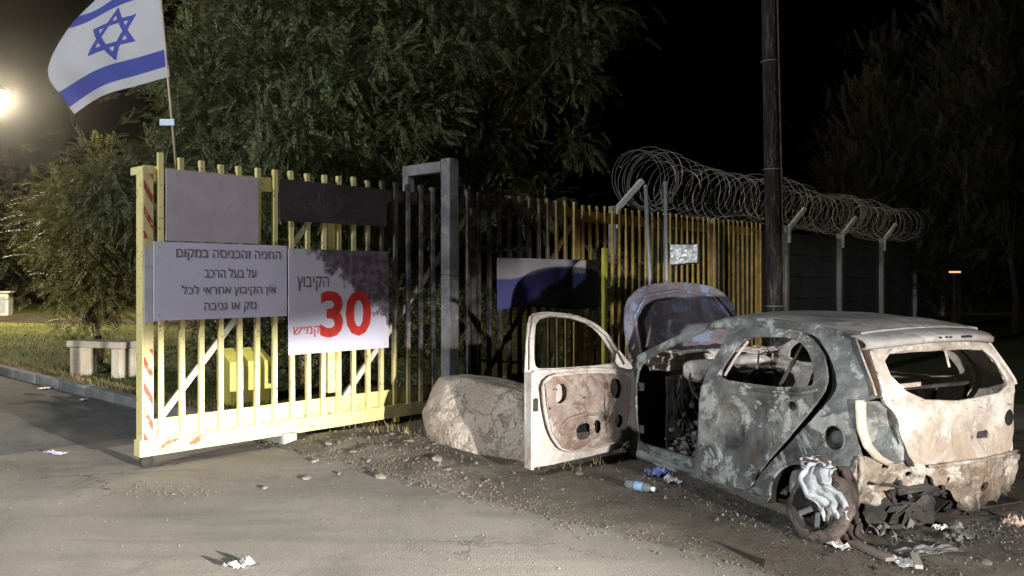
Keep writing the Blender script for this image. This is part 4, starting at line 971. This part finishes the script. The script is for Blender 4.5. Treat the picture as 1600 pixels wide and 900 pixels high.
# dashboard beam and melted lumps
def db(a, b):
    y = -.68 + 1.36 * a; an = -1.0 + 3.2 * b; rr = .085 + .03 * fbm((y, 0, 0), 3, 5, 3) + .05 * fbm((y * 2, b * 3, 0), 3, 6, 4); return (1.66 + rr * 1.6 * math.cos(an) * .7, y, .865 + rr * math.sin(an) + .02 * fbm((y, b, 0), 4, 8))
MB().grid(db, 70, 20).build('dashboard', M['inner'], car, solid=.01)
MB().grid(lambda a, b: (1.52 + .05 * fbm((a * 5, b * 4, 0), 1, 3), -.66 + 1.32 * a, .15 + .62 * b + .03 * fbm((a * 7, b, 0), 1, 7)), 40, 16).build('charred_dash_front', M['sootmetal'], car, solid=.02)
rock('airbag_lump', M['inner'], Vector((1.44, .34, .80)), (.12, .17, .10), 4, 3, .2, parent=car)
rock('melted_lump', M['inner'], Vector((1.48, -.25, .84)), (.10, .18, .07), 9, 3, .35, parent=car)
MB().tube([(1.36 + .05 * math.sin(a) * 1.2, .37 + .165 * math.cos(a), .70 + .15 * math.sin(a)) for a in [2 * math.pi * i / 24 for i in range(24)]], .011, 6, closed=True).build('steering_wheel', M['sootmetal'], car, smooth=True)
MB().tube([(1.36, .37, .70), (1.62, .37, .60)], .02, 8).build('steering_column', M['sootmetal'], car)
# seat frames: burnt to bare tubes and springs
def seat_frame(y, x, name='seat_frame'):
    o = MB(); 
    o.tube([(x + .35, y - .2, .30), (x - .05, y - .2, .28), (x - .28, y - .19, .80), (x - .29, y - .10, .88), (x - .29, y + .10, .88), (x - .28, y + .19, .80), (x - .05, y + .2, .28), (x + .35, y + .2, .30)], .016, 6)
    for k in range(5):
        z = .36 + k * .10; xx = x - .05 - .23 * (z - .28) / .52
        o.tube([(xx + .012 * math.sin(i * 2.4), y - .19 + .38 * i / 14, z + .012 * math.cos(i * 2.4)) for i in range(15)], .005, 4)
    for k in range(4): o.tube([(x + .0 + k * .09, y - .19 + .38 * i / 10, .28 + .02 * math.sin(i * 3.1)) for i in range(11)], .005, 4)
    o.box((x + .1, y - .17, .17), (.45, .03, .2)); o.box((x + .1, y + .17, .17), (.45, .03, .2))
    f = o.build(name, M['sootmetal'], car)
    for s_ in (-.07, .07): MB().tube([(x - .29, y + s_, .87), (x - .31, y + s_, 1.0), (x - .31, y, 1.02)], .007, 5).build('headrest_rod', M['inner'], f)
seat_frame(.36, 1.0); seat_frame(-.36, 1.0)
mb = MB()
mb.tube([(-.18, -.58, .30), (-.30, -.58, .84), (-.30, .58, .84), (-.18, .58, .30)], .015, 6)
for k in range(4): mb.tube([(-.20 - .03 * k, -.56 + 1.12 * i / 20, .40 + .11 * k + .01 * math.sin(i * 2)) for i in range(21)], .006, 4)
mb.build('rear_seat_frame', M['sootmetal'], car)
MB().bar((-.34, .50, .865), (-.36, .02, .875), .035, .03).build('parcel_bar', M['rear'], car, bevel=.004)
MB().bar((-.52, -.02, 1.11), (-.54, -.035, 1.00), .014, .014).build('hanging_strut', M['rear'], car)
MB().tube([(-.3, -.25, .85), (-.2, -.28, .6), (-.35, -.2, .4)], .012, 5).build('bent_rod', M['sootmetal'], car)
# ash and scrap inside
mb = MB(); rr = random.Random(5)
for i in range(1700):
    x = rr.uniform(-.4, 1.5); y = rr.uniform(-.66, .7); z = .10 + .22 * math.exp(-((x - 1.2) / .4) ** 2) * rr.random() + .05 * rr.random() + (.35 * rr.random() if rr.random() < .15 and x > .9 else 0)
    mb.box((x, y, z), (rr.uniform(.01, .07), rr.uniform(.01, .06), rr.uniform(.005, .035)), Matrix.Rotation(rr.uniform(0, 6), 3, (rr.uniform(-1, 1), rr.uniform(-1, 1), rr.uniform(-1, 1))), .6)
tag(mb.build('interior_ash', burnt('ash_scrap', [(.02, .02, .02), (.08, .077, .075), (.22, .215, .21)], (.42, .42, .41), (.1, .075, .06), .3, 7, .6, .3, 50), car), kind='stuff')
mb = MB()
for i in range(60):
    y = rr.uniform(-.6, .62); x = 1.46 + rr.uniform(-.05, .06); z = rr.uniform(.45, .78); l = rr.uniform(.08, .3)
    mb.tube([(x, y, z), (x - .02, y + rr.uniform(-.04, .04), z - l * .5), (x - rr.uniform(0, .08), y + rr.uniform(-.06, .06), z - l)], rr.uniform(.004, .014), 4)
tag(mb.build('hanging_cables', M['char'], car), kind='stuff')

# front left door, swung fully open, inner face to the rear
HX, HY = 1.775, .775; DA = math.atan2(1.1351, -.0923)
dn = Vector((math.cos(DA), math.sin(DA), 0)); nn = Vector((dn.y, -dn.x, 0)) * -1     # nn points to the rear of the car
if nn.x > 0: nn = -nn
def dpt(s, z, off=0): 
    bow = -.05 * math.sin(math.pi * min(1, max(0, z / 1.0))) * .6 + (.10 * (z - .84) if z > .84 else 0) * -1
    p = Vector((HX, HY, 0)) + dn * s + nn * (off + bow * -.4); return Vector((p.x, p.y, z))
d_out = [(.03, .28), (.10, .17), (.35, .13), (1.10, .085), (1.135, .14), (1.14, .55), (1.135, .84), (1.12, 1.2), (1.095, 1.30), (.95, 1.318), (.72, 1.295), (.50, 1.235), (.34, 1.14), (.22, 1.0), (.12, .86), (.03, .78), (.02, .5)]
d_win = [(1.0, .862), (1.05, .90), (1.055, 1.10), (1.04, 1.25), (.9, 1.278), (.70, 1.255), (.51, 1.195), (.39, 1.10), (.285, .97), (.24, .885), (.30, .862)]
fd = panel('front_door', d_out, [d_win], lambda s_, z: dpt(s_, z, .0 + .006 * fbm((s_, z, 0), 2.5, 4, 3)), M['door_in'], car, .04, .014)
in_out = [(.12, .78), (.14, .5), (.20, .24), (.5, .20), (.80, .20), (.93, .36), (.985, .58), (1.0, .80), (.6, .815)]
def din(s_, z): return dpt(s_, z, .070 + .012 * math.sin(z * 21) * (s_ > .4) * (z > .45) + .010 * fbm((s_, z, 2), 3, 5, 3))
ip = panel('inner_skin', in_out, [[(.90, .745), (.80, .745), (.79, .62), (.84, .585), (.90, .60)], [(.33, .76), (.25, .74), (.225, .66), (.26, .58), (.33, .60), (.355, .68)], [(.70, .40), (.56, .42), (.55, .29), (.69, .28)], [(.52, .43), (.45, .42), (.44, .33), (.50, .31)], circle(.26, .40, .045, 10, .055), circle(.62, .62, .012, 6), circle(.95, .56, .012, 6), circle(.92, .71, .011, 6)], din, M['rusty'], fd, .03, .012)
panel('hole_shade_sheet', [(.16, .74), (.18, .3), (.5, .24), (.74, .25), (.76, .5), (.6, .6), (.45, .78)], [], lambda s_, z: dpt(s_, z, .012), M['char'], fd, .06, .004)  # black sheet behind the skin holes, painting the shade inside the door
MB().box((0, 0, 0), (.05, .13, .06)).build('speaker_bracket', M['door_in'], fd, bevel=.01, loc=dpt(.62, .31, .035))
MB().tube([dpt(s_, z, .045) for s_, z in chaikin(in_out, 2)], .02, 6, closed=True).build('pressed_lip', M['door_in'], fd, smooth=True)
MB().tube([dpt(s_, z, .085) for s_, z in ((.45, .47), (.62, .49), (.78, .46), (.86, .40))], .014, 6).build('pressed_rib', M['rusty'], ip, smooth=True)
MB().tube([dpt(s_, z, .085) for s_, z in ((.40, .72), (.40, .55), (.38, .32))], .016, 6).build('pressed_rib', M['rusty'], ip, smooth=True)
MB().box((0, 0, 0), (.06, .05, .10)).build('latch', M['sootmetal'], fd, bevel=.008, loc=dpt(1.10, .60, .07))
# pale pressed border round the skin, shut edge and window frame bead
MB().tube([dpt(s_, z, .035) for s_, z in ((.86, .70), (.985, .62), (.95, .42), (.82, .26), (.74, .225))], .009, 6).build('cable_loom', M['sootmetal'], fd, smooth=True)
MB().tube([dpt(s_, z, .04) for s_, z in ((.10, .80), (.5, .838), (1.08, .845))], .018, 6).build('belt_rail', M['door_in'], fd, smooth=True)
MB().bar(dpt(1.125, .10, .05), dpt(1.12, .85, .05), .10, .03, dn).build('shut_face', M['door_in'], fd, bevel=.006)
MB().tube([dpt(s_, z, .03) for s_, z in ((1.10, .86), (1.10, 1.1), (1.075, 1.275), (.93, 1.292), (.72, 1.268), (.5, 1.205), (.36, 1.12), (.25, .98), (.17, .86))], .014, 6).build('window_frame', M['door_in'], fd, smooth=True)
panel('mirror_triangle', [(.05, .80), (.26, .85), (.24, 1.0), (.16, .92)], [circle(.17, .865, .012, 6)], lambda s_, z: dpt(s_, z, .03), M['inner'], fd, .04, .012)
for z in (.30, .66): MB().box((0, 0, 0), (.09, .05, .07)).build('hinge', M['sootmetal'], fd, bevel=.006, loc=dpt(-.01, z, .01))
# front wing, bonnet up, front end
panel('left_wing', [(1.90, .85), (2.3, .80), (2.7, .70), (2.95, .55), (2.97, .3), (2.75, .2)] + arc(2.42, AZ + .02, .32, 20, 170, 12) + [(1.86, .1), (1.92, .5)], [], lambda x, z: side(x, z, 1, 0, .012, 20), M['side'], car, .06, .014)
panel('right_wing', [(1.90, .85), (2.3, .80), (2.7, .70), (2.95, .55), (2.97, .3), (2.75, .2)] + arc(2.42, AZ + .02, .32, 20, 170, 12) + [(1.86, .1), (1.92, .5)], [], lambda x, z: side(x, z, -1, 0, .012, 22), M['side'], car, .06, .014)
def hd_(y, v):       # bonnet standing on its hinges, v 0 at the hinge .. 1 at the leading edge
    t = (y / .66); return Vector((2.02 + .16 * v + .05 * (1 - t * t) * 1.0 + .02 * fbm((y, v, 0), 2.5, 2, 3), y * 1.0, .80 + .71 * v + .03 * (1 - t * t) * v))
panel('bonnet', [(-.66, 0), (.66, 0), (.68, .45), (.62, .80), (.46, .95), (.2, 1.0), (-.2, 1.0), (-.46, .95), (-.62, .80), (-.68, .45)], [], hd_, M['hood'], car, .06, .02)
MB().tube([hd_(y, v) + Vector((-.025, 0, 0)) for y, v in ((-.52, .12), (-.55, .6), (-.4, .84), (0, .9), (.4, .84), (.55, .6), (.52, .12))], .018, 6).build('bonnet_stiffener', M['hood'], bpy.data.objects['bonnet'], smooth=True)
MB().grid(lambda a, b: (2.0 + .16 * b, -.66 + 1.32 * a, .80 + .015 * fbm((a * 5, b, 0), 1, 1) + .03 * b), 16, 5).build('scuttle', M['inner'], car, solid=.02)
MB().grid(lambda a, b: (2.9 - .12 * abs(a - .5) * 2, -.62 + 1.24 * a, .12 + .5 * b), 14, 8).build('front_panel', M['sootmetal'], car, solid=.02)
rock('engine_block', M['sootmetal'], Vector((2.45, 0, .45)), (.28, .34, .24), 12, 3, .3, parent=car)
# wheels: bare rims on the ground
def wheel(x, y, name='wheel'):
    w = bpy.data.objects.new(name, None); COL.objects.link(w); w.parent = car; w.location = (x, y, .19); w.empty_display_size = .1
    Rx = Matrix.Rotation(R(-90), 3, 'X'); MB().lathe([(.19, -.09), (.185, -.075), (.15, -.07), (.14, .05), (.165, .075), (.19, .085), (.19, .095), (.155, .085), (.13, .06), (.09, .055), (.07, .07), (.0, .07)], (0, 0, 0), 24, Rx).build('rim', M['rimmetal'], w, smooth=True)
    MB().lathe([(.13, .0), (.13, -.03), (.05, -.04)], (0, 0, 0), 18, Rx).build('brake_drum', M['sootmetal'], w, smooth=True)
    for k in range(4): MB().lathe([(.011, .0), (.011, .012), (0, .014)], (0, 0, 0), 8, Rx).build('bolt', M['sootmetal'], w, loc=(.045 * math.cos(k * 1.57), .07, .045 * math.sin(k * 1.57)))
wheel(AX, .66); wheel(AX, -.66); wheel(2.42, .64); wheel(2.42, -.64)
for x in (AX, 2.42): MB().tube([(x, -.6, .19), (x, .6, .19)], .035, 8).build('axle', M['sootmetal'], car)
# ------------------------------------------------------------------ boulder
def boulder():
    import bmesh
    bm = bmesh.new()
    # blocky limestone: front face to the viewer's left, low back end towards the door
    P = [(-.80, 7.82, .08), (-.66, 7.55, .05), (-.42, 7.20, .0), (.10, 6.98, -.03), (.55, 7.4, -.03), (.35, 8.4, -.03), (-.45, 8.55, .0), (-.80, 8.2, .05),
         (-.86, 7.95, .30), (-.60, 7.72, .62), (-.40, 7.66, .665), (.02, 7.35, .60), (.42, 7.55, .52), (.30, 8.3, .5), (-.40, 8.45, .6), (-.72, 8.2, .6), (-.70, 7.66, .33), (-.25, 7.28, .36), (.12, 7.08, .34)]
    vs = [bm.verts.new(p) for p in P]; bmesh.ops.convex_hull(bm, input=vs)
    for v in [v for v in bm.verts if not v.link_faces]: bm.verts.remove(v)
    bmesh.ops.triangulate(bm, faces=bm.faces)
    for _ in range(4): bmesh.ops.subdivide_edges(bm, edges=[e for e in bm.edges if e.calc_length() > .07], cuts=1, use_grid_fill=False); bmesh.ops.triangulate(bm, faces=bm.faces)
    for _ in range(1): bmesh.ops.smooth_vert(bm, verts=bm.verts, factor=.4, use_axis_x=True, use_axis_y=True, use_axis_z=True)
    bm.normal_update()
    for v in bm.verts: v.co += v.normal * (.045 * fbm(v.co, 2.0, 3, 3) + .022 * fbm(v.co, 7, 8, 4))
    me = bpy.data.meshes.new('boulder'); bm.to_mesh(me); bm.free()
    c = Vector((-.15, 7.8, 0)); me.transform(Matrix.Translation(-c)); return link('boulder', me, M['stone'], loc=c, smooth=True)
tag(boulder(), 'big pale limestone boulder lying between the gate and the open car door', 'boulder')

# ------------------------------------------------------------------ litter and debris
def verge_pt(u, v):
    p = gnd(u, v, .03); q = Vector((p.x, p.y, 0)); w = (q - ROAD_A).dot(ROAD_N)
    return Vector((p.x, p.y, verge_h(q) if w > .03 else .003))
def scrap(name, u, v, w, h, mat, label, seed, cat='litter', crumple=.3, lift=.0, group=None, rz=None):
    p = verge_pt(u, v); rr = random.Random(seed); sx, sy = w, h; mb = MB(); a0 = rr.uniform(0, 6) if rz is None else rz; ph = rr.uniform(0, 9)
    def f(a, b):
        e = 1 + .25 * nz((a * 3, b * 3, ph), 1.3); x = (a - .5) * sx * e; y = (b - .5) * sy * e
        z = .004 + crumple * min(sx, sy) * (abs(nz((a * 3.0, b * 3.0, ph), 1)) * 1.6 + .5 * abs(nz((a * 7, b * 7, ph), 1))) + lift * a
        return (x * math.cos(a0) - y * math.sin(a0), x * math.sin(a0) + y * math.cos(a0), z)
    mb.grid(f, 9, 9); o = mb.build(name, mat, None, solid=.002, loc=p); return tag(o, label, cat, group)
wp = M['paper']; bp_ = plain('blue_plastic', (.22, .26, .62), .35, .2, 12); grey_sheet = burnt('scrap_sheet', [(.1, .1, .1), (.2, .2, .2), (.3, .3, .3)], (.45, .45, .44), (.15, .1, .07), .3, 6, .5, .4, 60)
scrap('paper_scrap', 375, 877, .13, .10, wp, 'crumpled grey-white paper lying alone on the pavement', 1)
scrap('plastic_wrapper', 86, 704, .22, .10, plain('lilac_plastic', (.4, .4, .62), .35, .2, 12), 'flat lilac plastic wrapper where asphalt meets the pavement', 2, crumple=.15)
scrap('plastic_wrapper', 72, 604, .22, .12, plain('pale_plastic', (.45, .47, .58), .35, .2, 12), 'pale plastic wrapper in the gutter by the kerb', 3, crumple=.15)
scrap('paper_scrap', 130, 622, .10, .07, wp, 'tiny white paper scrap on the asphalt near the kerb', 4)
scrap('plastic_bag', 1030, 744, .17, .13, bp_, 'crumpled blue plastic bag next to the bottle', 5, crumple=.5)
scrap('plastic_sheet', 1050, 754, .16, .10, plain('clear_plastic', (.5, .52, .52), .3, .2, 12), 'crumpled clear plastic beside the blue bag', 6, crumple=.4)
scrap('paper_scrap', 1310, 857, .13, .08, wp, 'white paper scrap at the foot of the cloth heap', 7, crumple=.3)
scrap('paper_scrap', 1413, 881, .16, .09, wp, 'white torn paper beside the dropped planks', 8, crumple=.25)
scrap('wrapper', 1437, 814, .16, .12, plain('red_foil', (.4, .05, .05), .35, .4, 14), 'red crumpled wrapper under the car rear', 9, crumple=.6)
scrap('metal_scrap', 1450, 866, .38, .12, grey_sheet, 'flat grey metal scrap lying behind the white torn paper', 10, crumple=.2)
scrap('metal_scrap', 1362, 838, .26, .16, grey_sheet, 'bent grey metal sheet beside the cloth heap', 11, crumple=.5)
scrap('metal_scrap', 1395, 822, .22, .15, M['ash'], 'ash-grey crumpled sheet under the lamp bracket', 12, crumple=.6)
scrap('metal_scrap', 1500, 835, .24, .10, grey_sheet, 'thin grey scrap under the rear valance', 13, crumple=.4)
scrap('paper_scrap', 1468, 828, .07, .06, wp, 'small white scrap near the red wrapper', 14, crumple=.5)
scrap('stone_slab', 1490, 846, .10, .08, M['rubble'], 'small grey slab behind the rear valance', 15, crumple=.5)
scrap('cardboard_scrap', 1588, 820, .12, .12, plain('pinkish_card', (.45, .33, .28), .8), 'round pinkish cardboard scrap by the car corner', 16, crumple=.4)
# dark shard standing up
p = verge_pt(1203, 880); sh = empty('charred_shard', p, R(20), 'dark charred shard standing on the ground before the rear wheel', 'debris')
mb = MB(); mb.add([(-.045, 0, -.01), (.04, .02, -.01), (.0, .04, -.01), (.012, .012, .095), (-.02, .01, .045)], [(0, 1, 3), (1, 2, 3), (2, 0, 4), (0, 3, 4), (3, 2, 4), (0, 2, 1)]); mb.build('shard', plain('shard_brown', (.03, .02, .016), .8, .4), sh)
# planks
def plank(u0, v0, u1, v1, w, label, mat):
    a = verge_pt(u0, v0); b = verge_pt(u1, v1); c = (a + b) / 2; o = empty('plank', c, math.atan2(b.y - a.y, b.x - a.x), label, 'plank', 'planks by the car')
    L = (b - a).length; MB().box((0, 0, .018), (L, w, .022), Matrix.Rotation(-math.atan2(b.z - a.z, L), 3, 'Y')).build('board', mat, o, bevel=.003)
mw = plain('grey_wood', (.22, .19, .165), .85, .35, 8)
plank(1330, 852, 1392, 880, .065, 'grey plank lying between the two white papers', mw); plank(1428, 872, 1436, 892, .04, 'short pale stick upright to the white torn paper', plain('pale_wood', (.4, .37, .33), .85))
# bottle
pb = verge_pt(1000, 768); bo = empty('plastic_bottle', pb + Vector((0, 0, .036)), R(-42), 'clear plastic water bottle with blue label lying by the sill', 'bottle')
n = NT('bottle_plastic'); n.done((.62, .68, .72), .12, 0, .5); n.b.inputs['Transmission Weight'].default_value = .75; mcl = n.m
Ry = Matrix.Rotation(R(90), 3, 'Y')
MB().lathe([(.0, -.12), (.028, -.12), (.034, -.11), (.034, -.06), (.031, -.05), (.034, -.04), (.034, .04), (.03, .07), (.014, .10), (.014, .12)], (0, 0, 0), 18, Ry).build('body', mcl, bo, smooth=True)
MB().lathe([(.0348, -.035), (.0348, .035)], (0, 0, 0), 18, Ry).build('label_band', plain('bottle_label', (.25, .42, .68), .4, .3, 20), bo, smooth=True)
MB().lathe([(.017, .10), (.017, .122), (.0, .124)], (0, 0, 0), 14, Ry).build('cap', plain('cap_white', (.6, .65, .7), .4), bo, smooth=True)
# cloth heap leaning on the wheel
ch = empty('cloth_heap', verge_pt(1288, 838), 0, 'singed dark and white rags draped over the loose charred wheel', 'clothes')
n = NT('striped_cloth'); s_ = n.noise(2.6, 4, .5, 1.4); x, y, z = n.sep()[:3]
w = n.math('FRACT', n.math('ADD', n.math('MULTIPLY', s_, 3.2), n.math('MULTIPLY', x, 6.0)))
c = n.ramp(w, [(.0, (.24, .19, .175)), (.36, (.20, .16, .145)), (.42, (.42, .45, .47)), (.6, (.46, .49, .5)), (.66, (.045, .035, .03)), (1.0, (.07, .05, .045))], 'LINEAR'); c = n.mix(n.step(n.noise(6, 6, .7), .5, .7, 0, .6), c, (.05, .04, .035))
n.bump(n.noise(9, 5, .6), .5, .03); mcl2 = n.done(c, .9)
WC = verge_pt(1286, 846) + Vector((.0, .05, .19))
lw = empty('loose_wheel', WC, 0, 'loose charred wheel with ash-pink tyre remains leaning at the car rear', 'wheel')
ax = Vector((-.80, -.50, .36)).normalized(); lw.rotation_euler = ax.to_track_quat('Z', 'Y').to_euler()
mtyre = burnt('tyre_ash', [(.035, .03, .028), (.10, .08, .074), (.21, .17, .155)], (.33, .29, .27), (.07, .05, .045), .7, 5, .6, .5, 80)
def ty(a, b):
    th = 2 * math.pi * a; ph = 2 * math.pi * b; d = (math.cos(th), math.sin(th), 0); rr_ = .045 * (1 + .4 * fbm((d[0] * 2, d[1] * 2, math.cos(ph)), 1.3, 5, 3)) * (1 + .05 * math.sin(th * 9 + 3 * nz(d, 2)))
    R0 = .172 + .012 * nz(d, 2, 4); return ((R0 + rr_ * math.cos(ph)) * d[0], (R0 + rr_ * math.cos(ph)) * d[1], rr_ * 1.15 * math.sin(ph) + .012 * nz(d, 3, 9))
MB().grid(ty, 72, 16).build('tyre', mtyre, lw, smooth=True)
MB().lathe([(.15, .06), (.135, .045), (.12, .0), (.10, -.02), (.06, -.015), (.045, .01), (.0, .012)], (0, 0, 0), 26).build('rim', M['sootmetal'], lw, smooth=True)
for k in range(5): MB().bar((.04 * math.cos(k * 1.257), .04 * math.sin(k * 1.257), .012), (.13 * math.cos(k * 1.257), .13 * math.sin(k * 1.257), .03), .035, .02).build('spoke', M['rimmetal'], lw, bevel=.004)
def strip(pts, w, sd, k=.02):
    # a rag laid along a path, crumpled across its width
    P = [Vector(p) for p in pts]
    def f(a, b):
        t = a * (len(P) - 1); i = min(len(P) - 2, int(t)); p = P[i].lerp(P[i + 1], t - i); d = (P[i + 1] - P[i]).normalized(); s_ = d.cross(Vector((-.6, -.6, .5))).normalized()
        q = b * 3 + 1.5 * fbm((a * 3, b, sd), 1, sd, 2); rg = 1 - abs((q % 1) * 2 - 1); ww = w * (1 + .5 * nz((a * 4, sd, 0), 1))
        return p + s_ * (b - .5) * ww + Vector((-.6, -.6, .5)) * (k * rg + .03 * fbm((a * 5, b * 3, sd), 1.3, sd, 3))
    return f
wl = WC - ch.location
MB().grid(strip([wl + Vector(p) for p in ((.06, .0, .25), (-.04, -.05, .23), (-.06, -.10, .14), (.03, -.13, .05), (.05, -.14, -.05))], .15, 2.2, .035), 60, 30).build('rag', plain('white_cloth', (.36, .395, .42), .9, .35, 9, bump=.6), ch, smooth=True, solid=.005)
MB().grid(strip([wl + Vector(p) for p in ((-.10, .02, .24), (-.0, -.03, .26), (.10, .0, .20), (.17, .02, .06))], .09, 4.8), 40, 18).build('torn_shirt', mcl2, ch, smooth=True, solid=.005)
MB().grid(strip([wl + Vector(p) for p in ((.10, .0, .22), (.13, -.05, .08), (.12, -.10, -.08), (.16, -.12, -.19))], .15, 7.7, .03), 44, 22).build('jacket', plain('brown_cloth', (.05, .04, .036), .95, .6, 8, bump=.6), ch, smooth=True, solid=.006)
MB().grid(strip([wl + Vector(p) for p in ((-.02, -.10, .12), (.03, -.13, .0), (.03, -.14, -.12), (.05, -.16, -.2))], .06, 9.1), 36, 14).build('trouser_leg', plain('pinkish_cloth', (.22, .18, .165), .95, .3, 8, bump=.6), ch, smooth=True, solid=.005)
# stones in the rubble under the gate: the ones one can pick out
rr = random.Random(11); k = 0
spots = [(597, 741, .07), (682, 727, .10), (700, 736, .055), (515, 700, .06), (492, 716, .07), (455, 690, .10), (553, 712, .05), (640, 702, .06), (668, 712, .045), (612, 690, .05), (575, 724, .045), (530, 735, .04), (905, 742, .07), (940, 752, .035), (880, 765, .03), (760, 752, .04), (480, 742, .05), (412, 757, .04), (1150, 800, .03), (1120, 815, .03), (1540, 880, .05)]
for u, v, s_ in spots:
    p = verge_pt(u, v); o = rock('rubble_stone', M['rubble'], p + Vector((0, 0, s_ * .10)), (s_ * rr.uniform(.5, .95), s_ * rr.uniform(.4, .75), s_ * rr.uniform(.18, .34)), rr.uniform(0, 50), 1, 1.1, rz=rr.uniform(0, 6))
    lab = 'loose pale stone on the pavement crumbs before the gate' if u < 440 else 'loose pale stone in the dirt under the gate beam' if u < 590 else 'loose pale stone in the dirt before the boulder' if u < 800 else 'loose pale stone in the dirt below the open car door' if u < 1000 else 'loose pale stone in the dirt beside the car'
    tag(o, lab, 'stone', lab.replace('loose pale stone', 'loose pale stones'))
# gravel, clods and ash too small to count
def scatter(name, label, mat, gen, n, smin, smax, seed):
    rr = random.Random(seed); mb = MB()
    for i in range(n):
        p = gen(rr); s_ = smin + (smax - smin) * rr.random() ** 2.5
        q = [Vector((rr.uniform(-1, 1), rr.uniform(-1, 1), 0)).normalized() * s_ * rr.uniform(.6, 1.1) for _ in range(1)]
        a = rr.uniform(0, 6.28); vs = [Vector((math.cos(a + t) * s_ * rr.uniform(.6, 1.2), math.sin(a + t) * s_ * rr.uniform(.5, 1.1), -s_ * .2)) for t in (0, 1.57, 3.14, 4.7)] + [Vector((rr.uniform(-.3, .3) * s_, rr.uniform(-.3, .3) * s_, s_ * rr.uniform(.4, .9)))]
        mb.add([p + x for x in vs], [(0, 1, 4), (1, 2, 4), (2, 3, 4), (3, 0, 4)])
    o = mb.build(name, mat); return tag(o, label, 'debris', kind='stuff')
def g1(rr):
    s_ = rr.gauss(3.6, 1.3); w = abs(rr.gauss(.1, .75)); p = road(s_, w - .05); return Vector((p.x, p.y, verge_h(p)))
scatter('gate_gravel', 'gravel and clods spread under the gate', M['soil'], g1, 2200, .003, .014, 1)
def g2(rr):
    s_ = rr.uniform(-4, 4.5); w = rr.uniform(0, 3.2) ** 1.0; p = road(s_, w); return Vector((p.x, p.y, verge_h(p)))
def g6(rr):
    p = road(rr.gauss(3.4, .9), .15 + abs(rr.gauss(0, .5))); return Vector((p.x, p.y, verge_h(p)))
scatter('broken_clods', 'broken brown clods and rubble before the boulder', ground_mat('clod', (.12, .09, .065), (.22, .17, .13), (.36, .31, .26), 4, .3, .7), g6, 300, .008, .03, 8)
scatter('verge_gravel', 'fine gravel scattered over the dirt verge', M['soil'], g2, 5000, .003, .012, 2)
def g3(rr):
    x = rr.gauss(.0, .8); y = .86 + abs(rr.gauss(0, .22)); 
    if rr.random() < .35: x = -.72 - abs(rr.gauss(.1, .25)); y = rr.uniform(-.7, .8)
    c_, s_ = math.cos(CAR_YAW), math.sin(CAR_YAW); p = Vector((CAR_O.x + x * c_ - y * s_, CAR_O.y + x * s_ + y * c_, 0)); return Vector((p.x, p.y, verge_h(p)))
scatter('car_ash', 'ash and charred fragments strewn round the car', burnt('ash_bits', [(.015, .015, .015), (.05, .048, .046), (.09, .087, .085)], (.22, .22, .21), (.06, .05, .045), .4, 9, .4, .3, 70), g3, 5200, .003, .022, 3)
def g7(rr):
    p = g3(rr); return p + Vector((0, 0, .004))
scatter('ash_flecks', 'pale ash flecks and crumbs strewn round the car', plain('pale_fleck', (.3, .29, .275), .9, .5), g7, 260, .003, .013, 12)
def g8(rr):
    s_ = rr.uniform(-3.5, 5); p = road(s_, EDGE + edge_wob(s_) + rr.gauss(0, .10)); return Vector((p.x, p.y, max(.003, verge_h(p))))
scatter('edge_crumbs', 'broken crumbs along the pavement edge', M['soil'], g8, 2600, .003, .014, 14)
def g4(rr):
    p = road(rr.uniform(-3, 8), -rr.uniform(0, 5) ** 1.0); return Vector((p.x, p.y, .003))
scatter('pavement_grit', 'fine grit scattered over the pavement', M['rubble'], g4, 2500, .002, .009, 4)
# broken pavement lip
def g5(rr):
    p = gnd(rr.gauss(265, 45), rr.gauss(767, 7)); return Vector((p.x, p.y, .003))
scatter('pavement_crumbs', 'brown crumbs of broken pavement before the gate', plain('crumb_brown', (.12, .09, .065), .9, .4), g5, 260, .003, .015, 5)

# ------------------------------------------------------------------ night haze
hz = NT('night_haze'); nt = hz.t; nt.nodes.remove(hz.b)
pv = nt.nodes.new('ShaderNodeVolumePrincipled'); pv.inputs['Color'].default_value = (.9, .9, .92, 1); pv.inputs['Density'].default_value = HAZE; pv.inputs['Anisotropy'].default_value = .94
nt.links.new(pv.outputs[0], nt.nodes['Material Output'].inputs['Volume'])
if HAZE > 0:
    tag(MB().box((0, 30, 6.5), (150, 110, 15.2)).build('haze', hz.m), 'thin night haze hanging over the whole place', 'haze', kind='stuff')
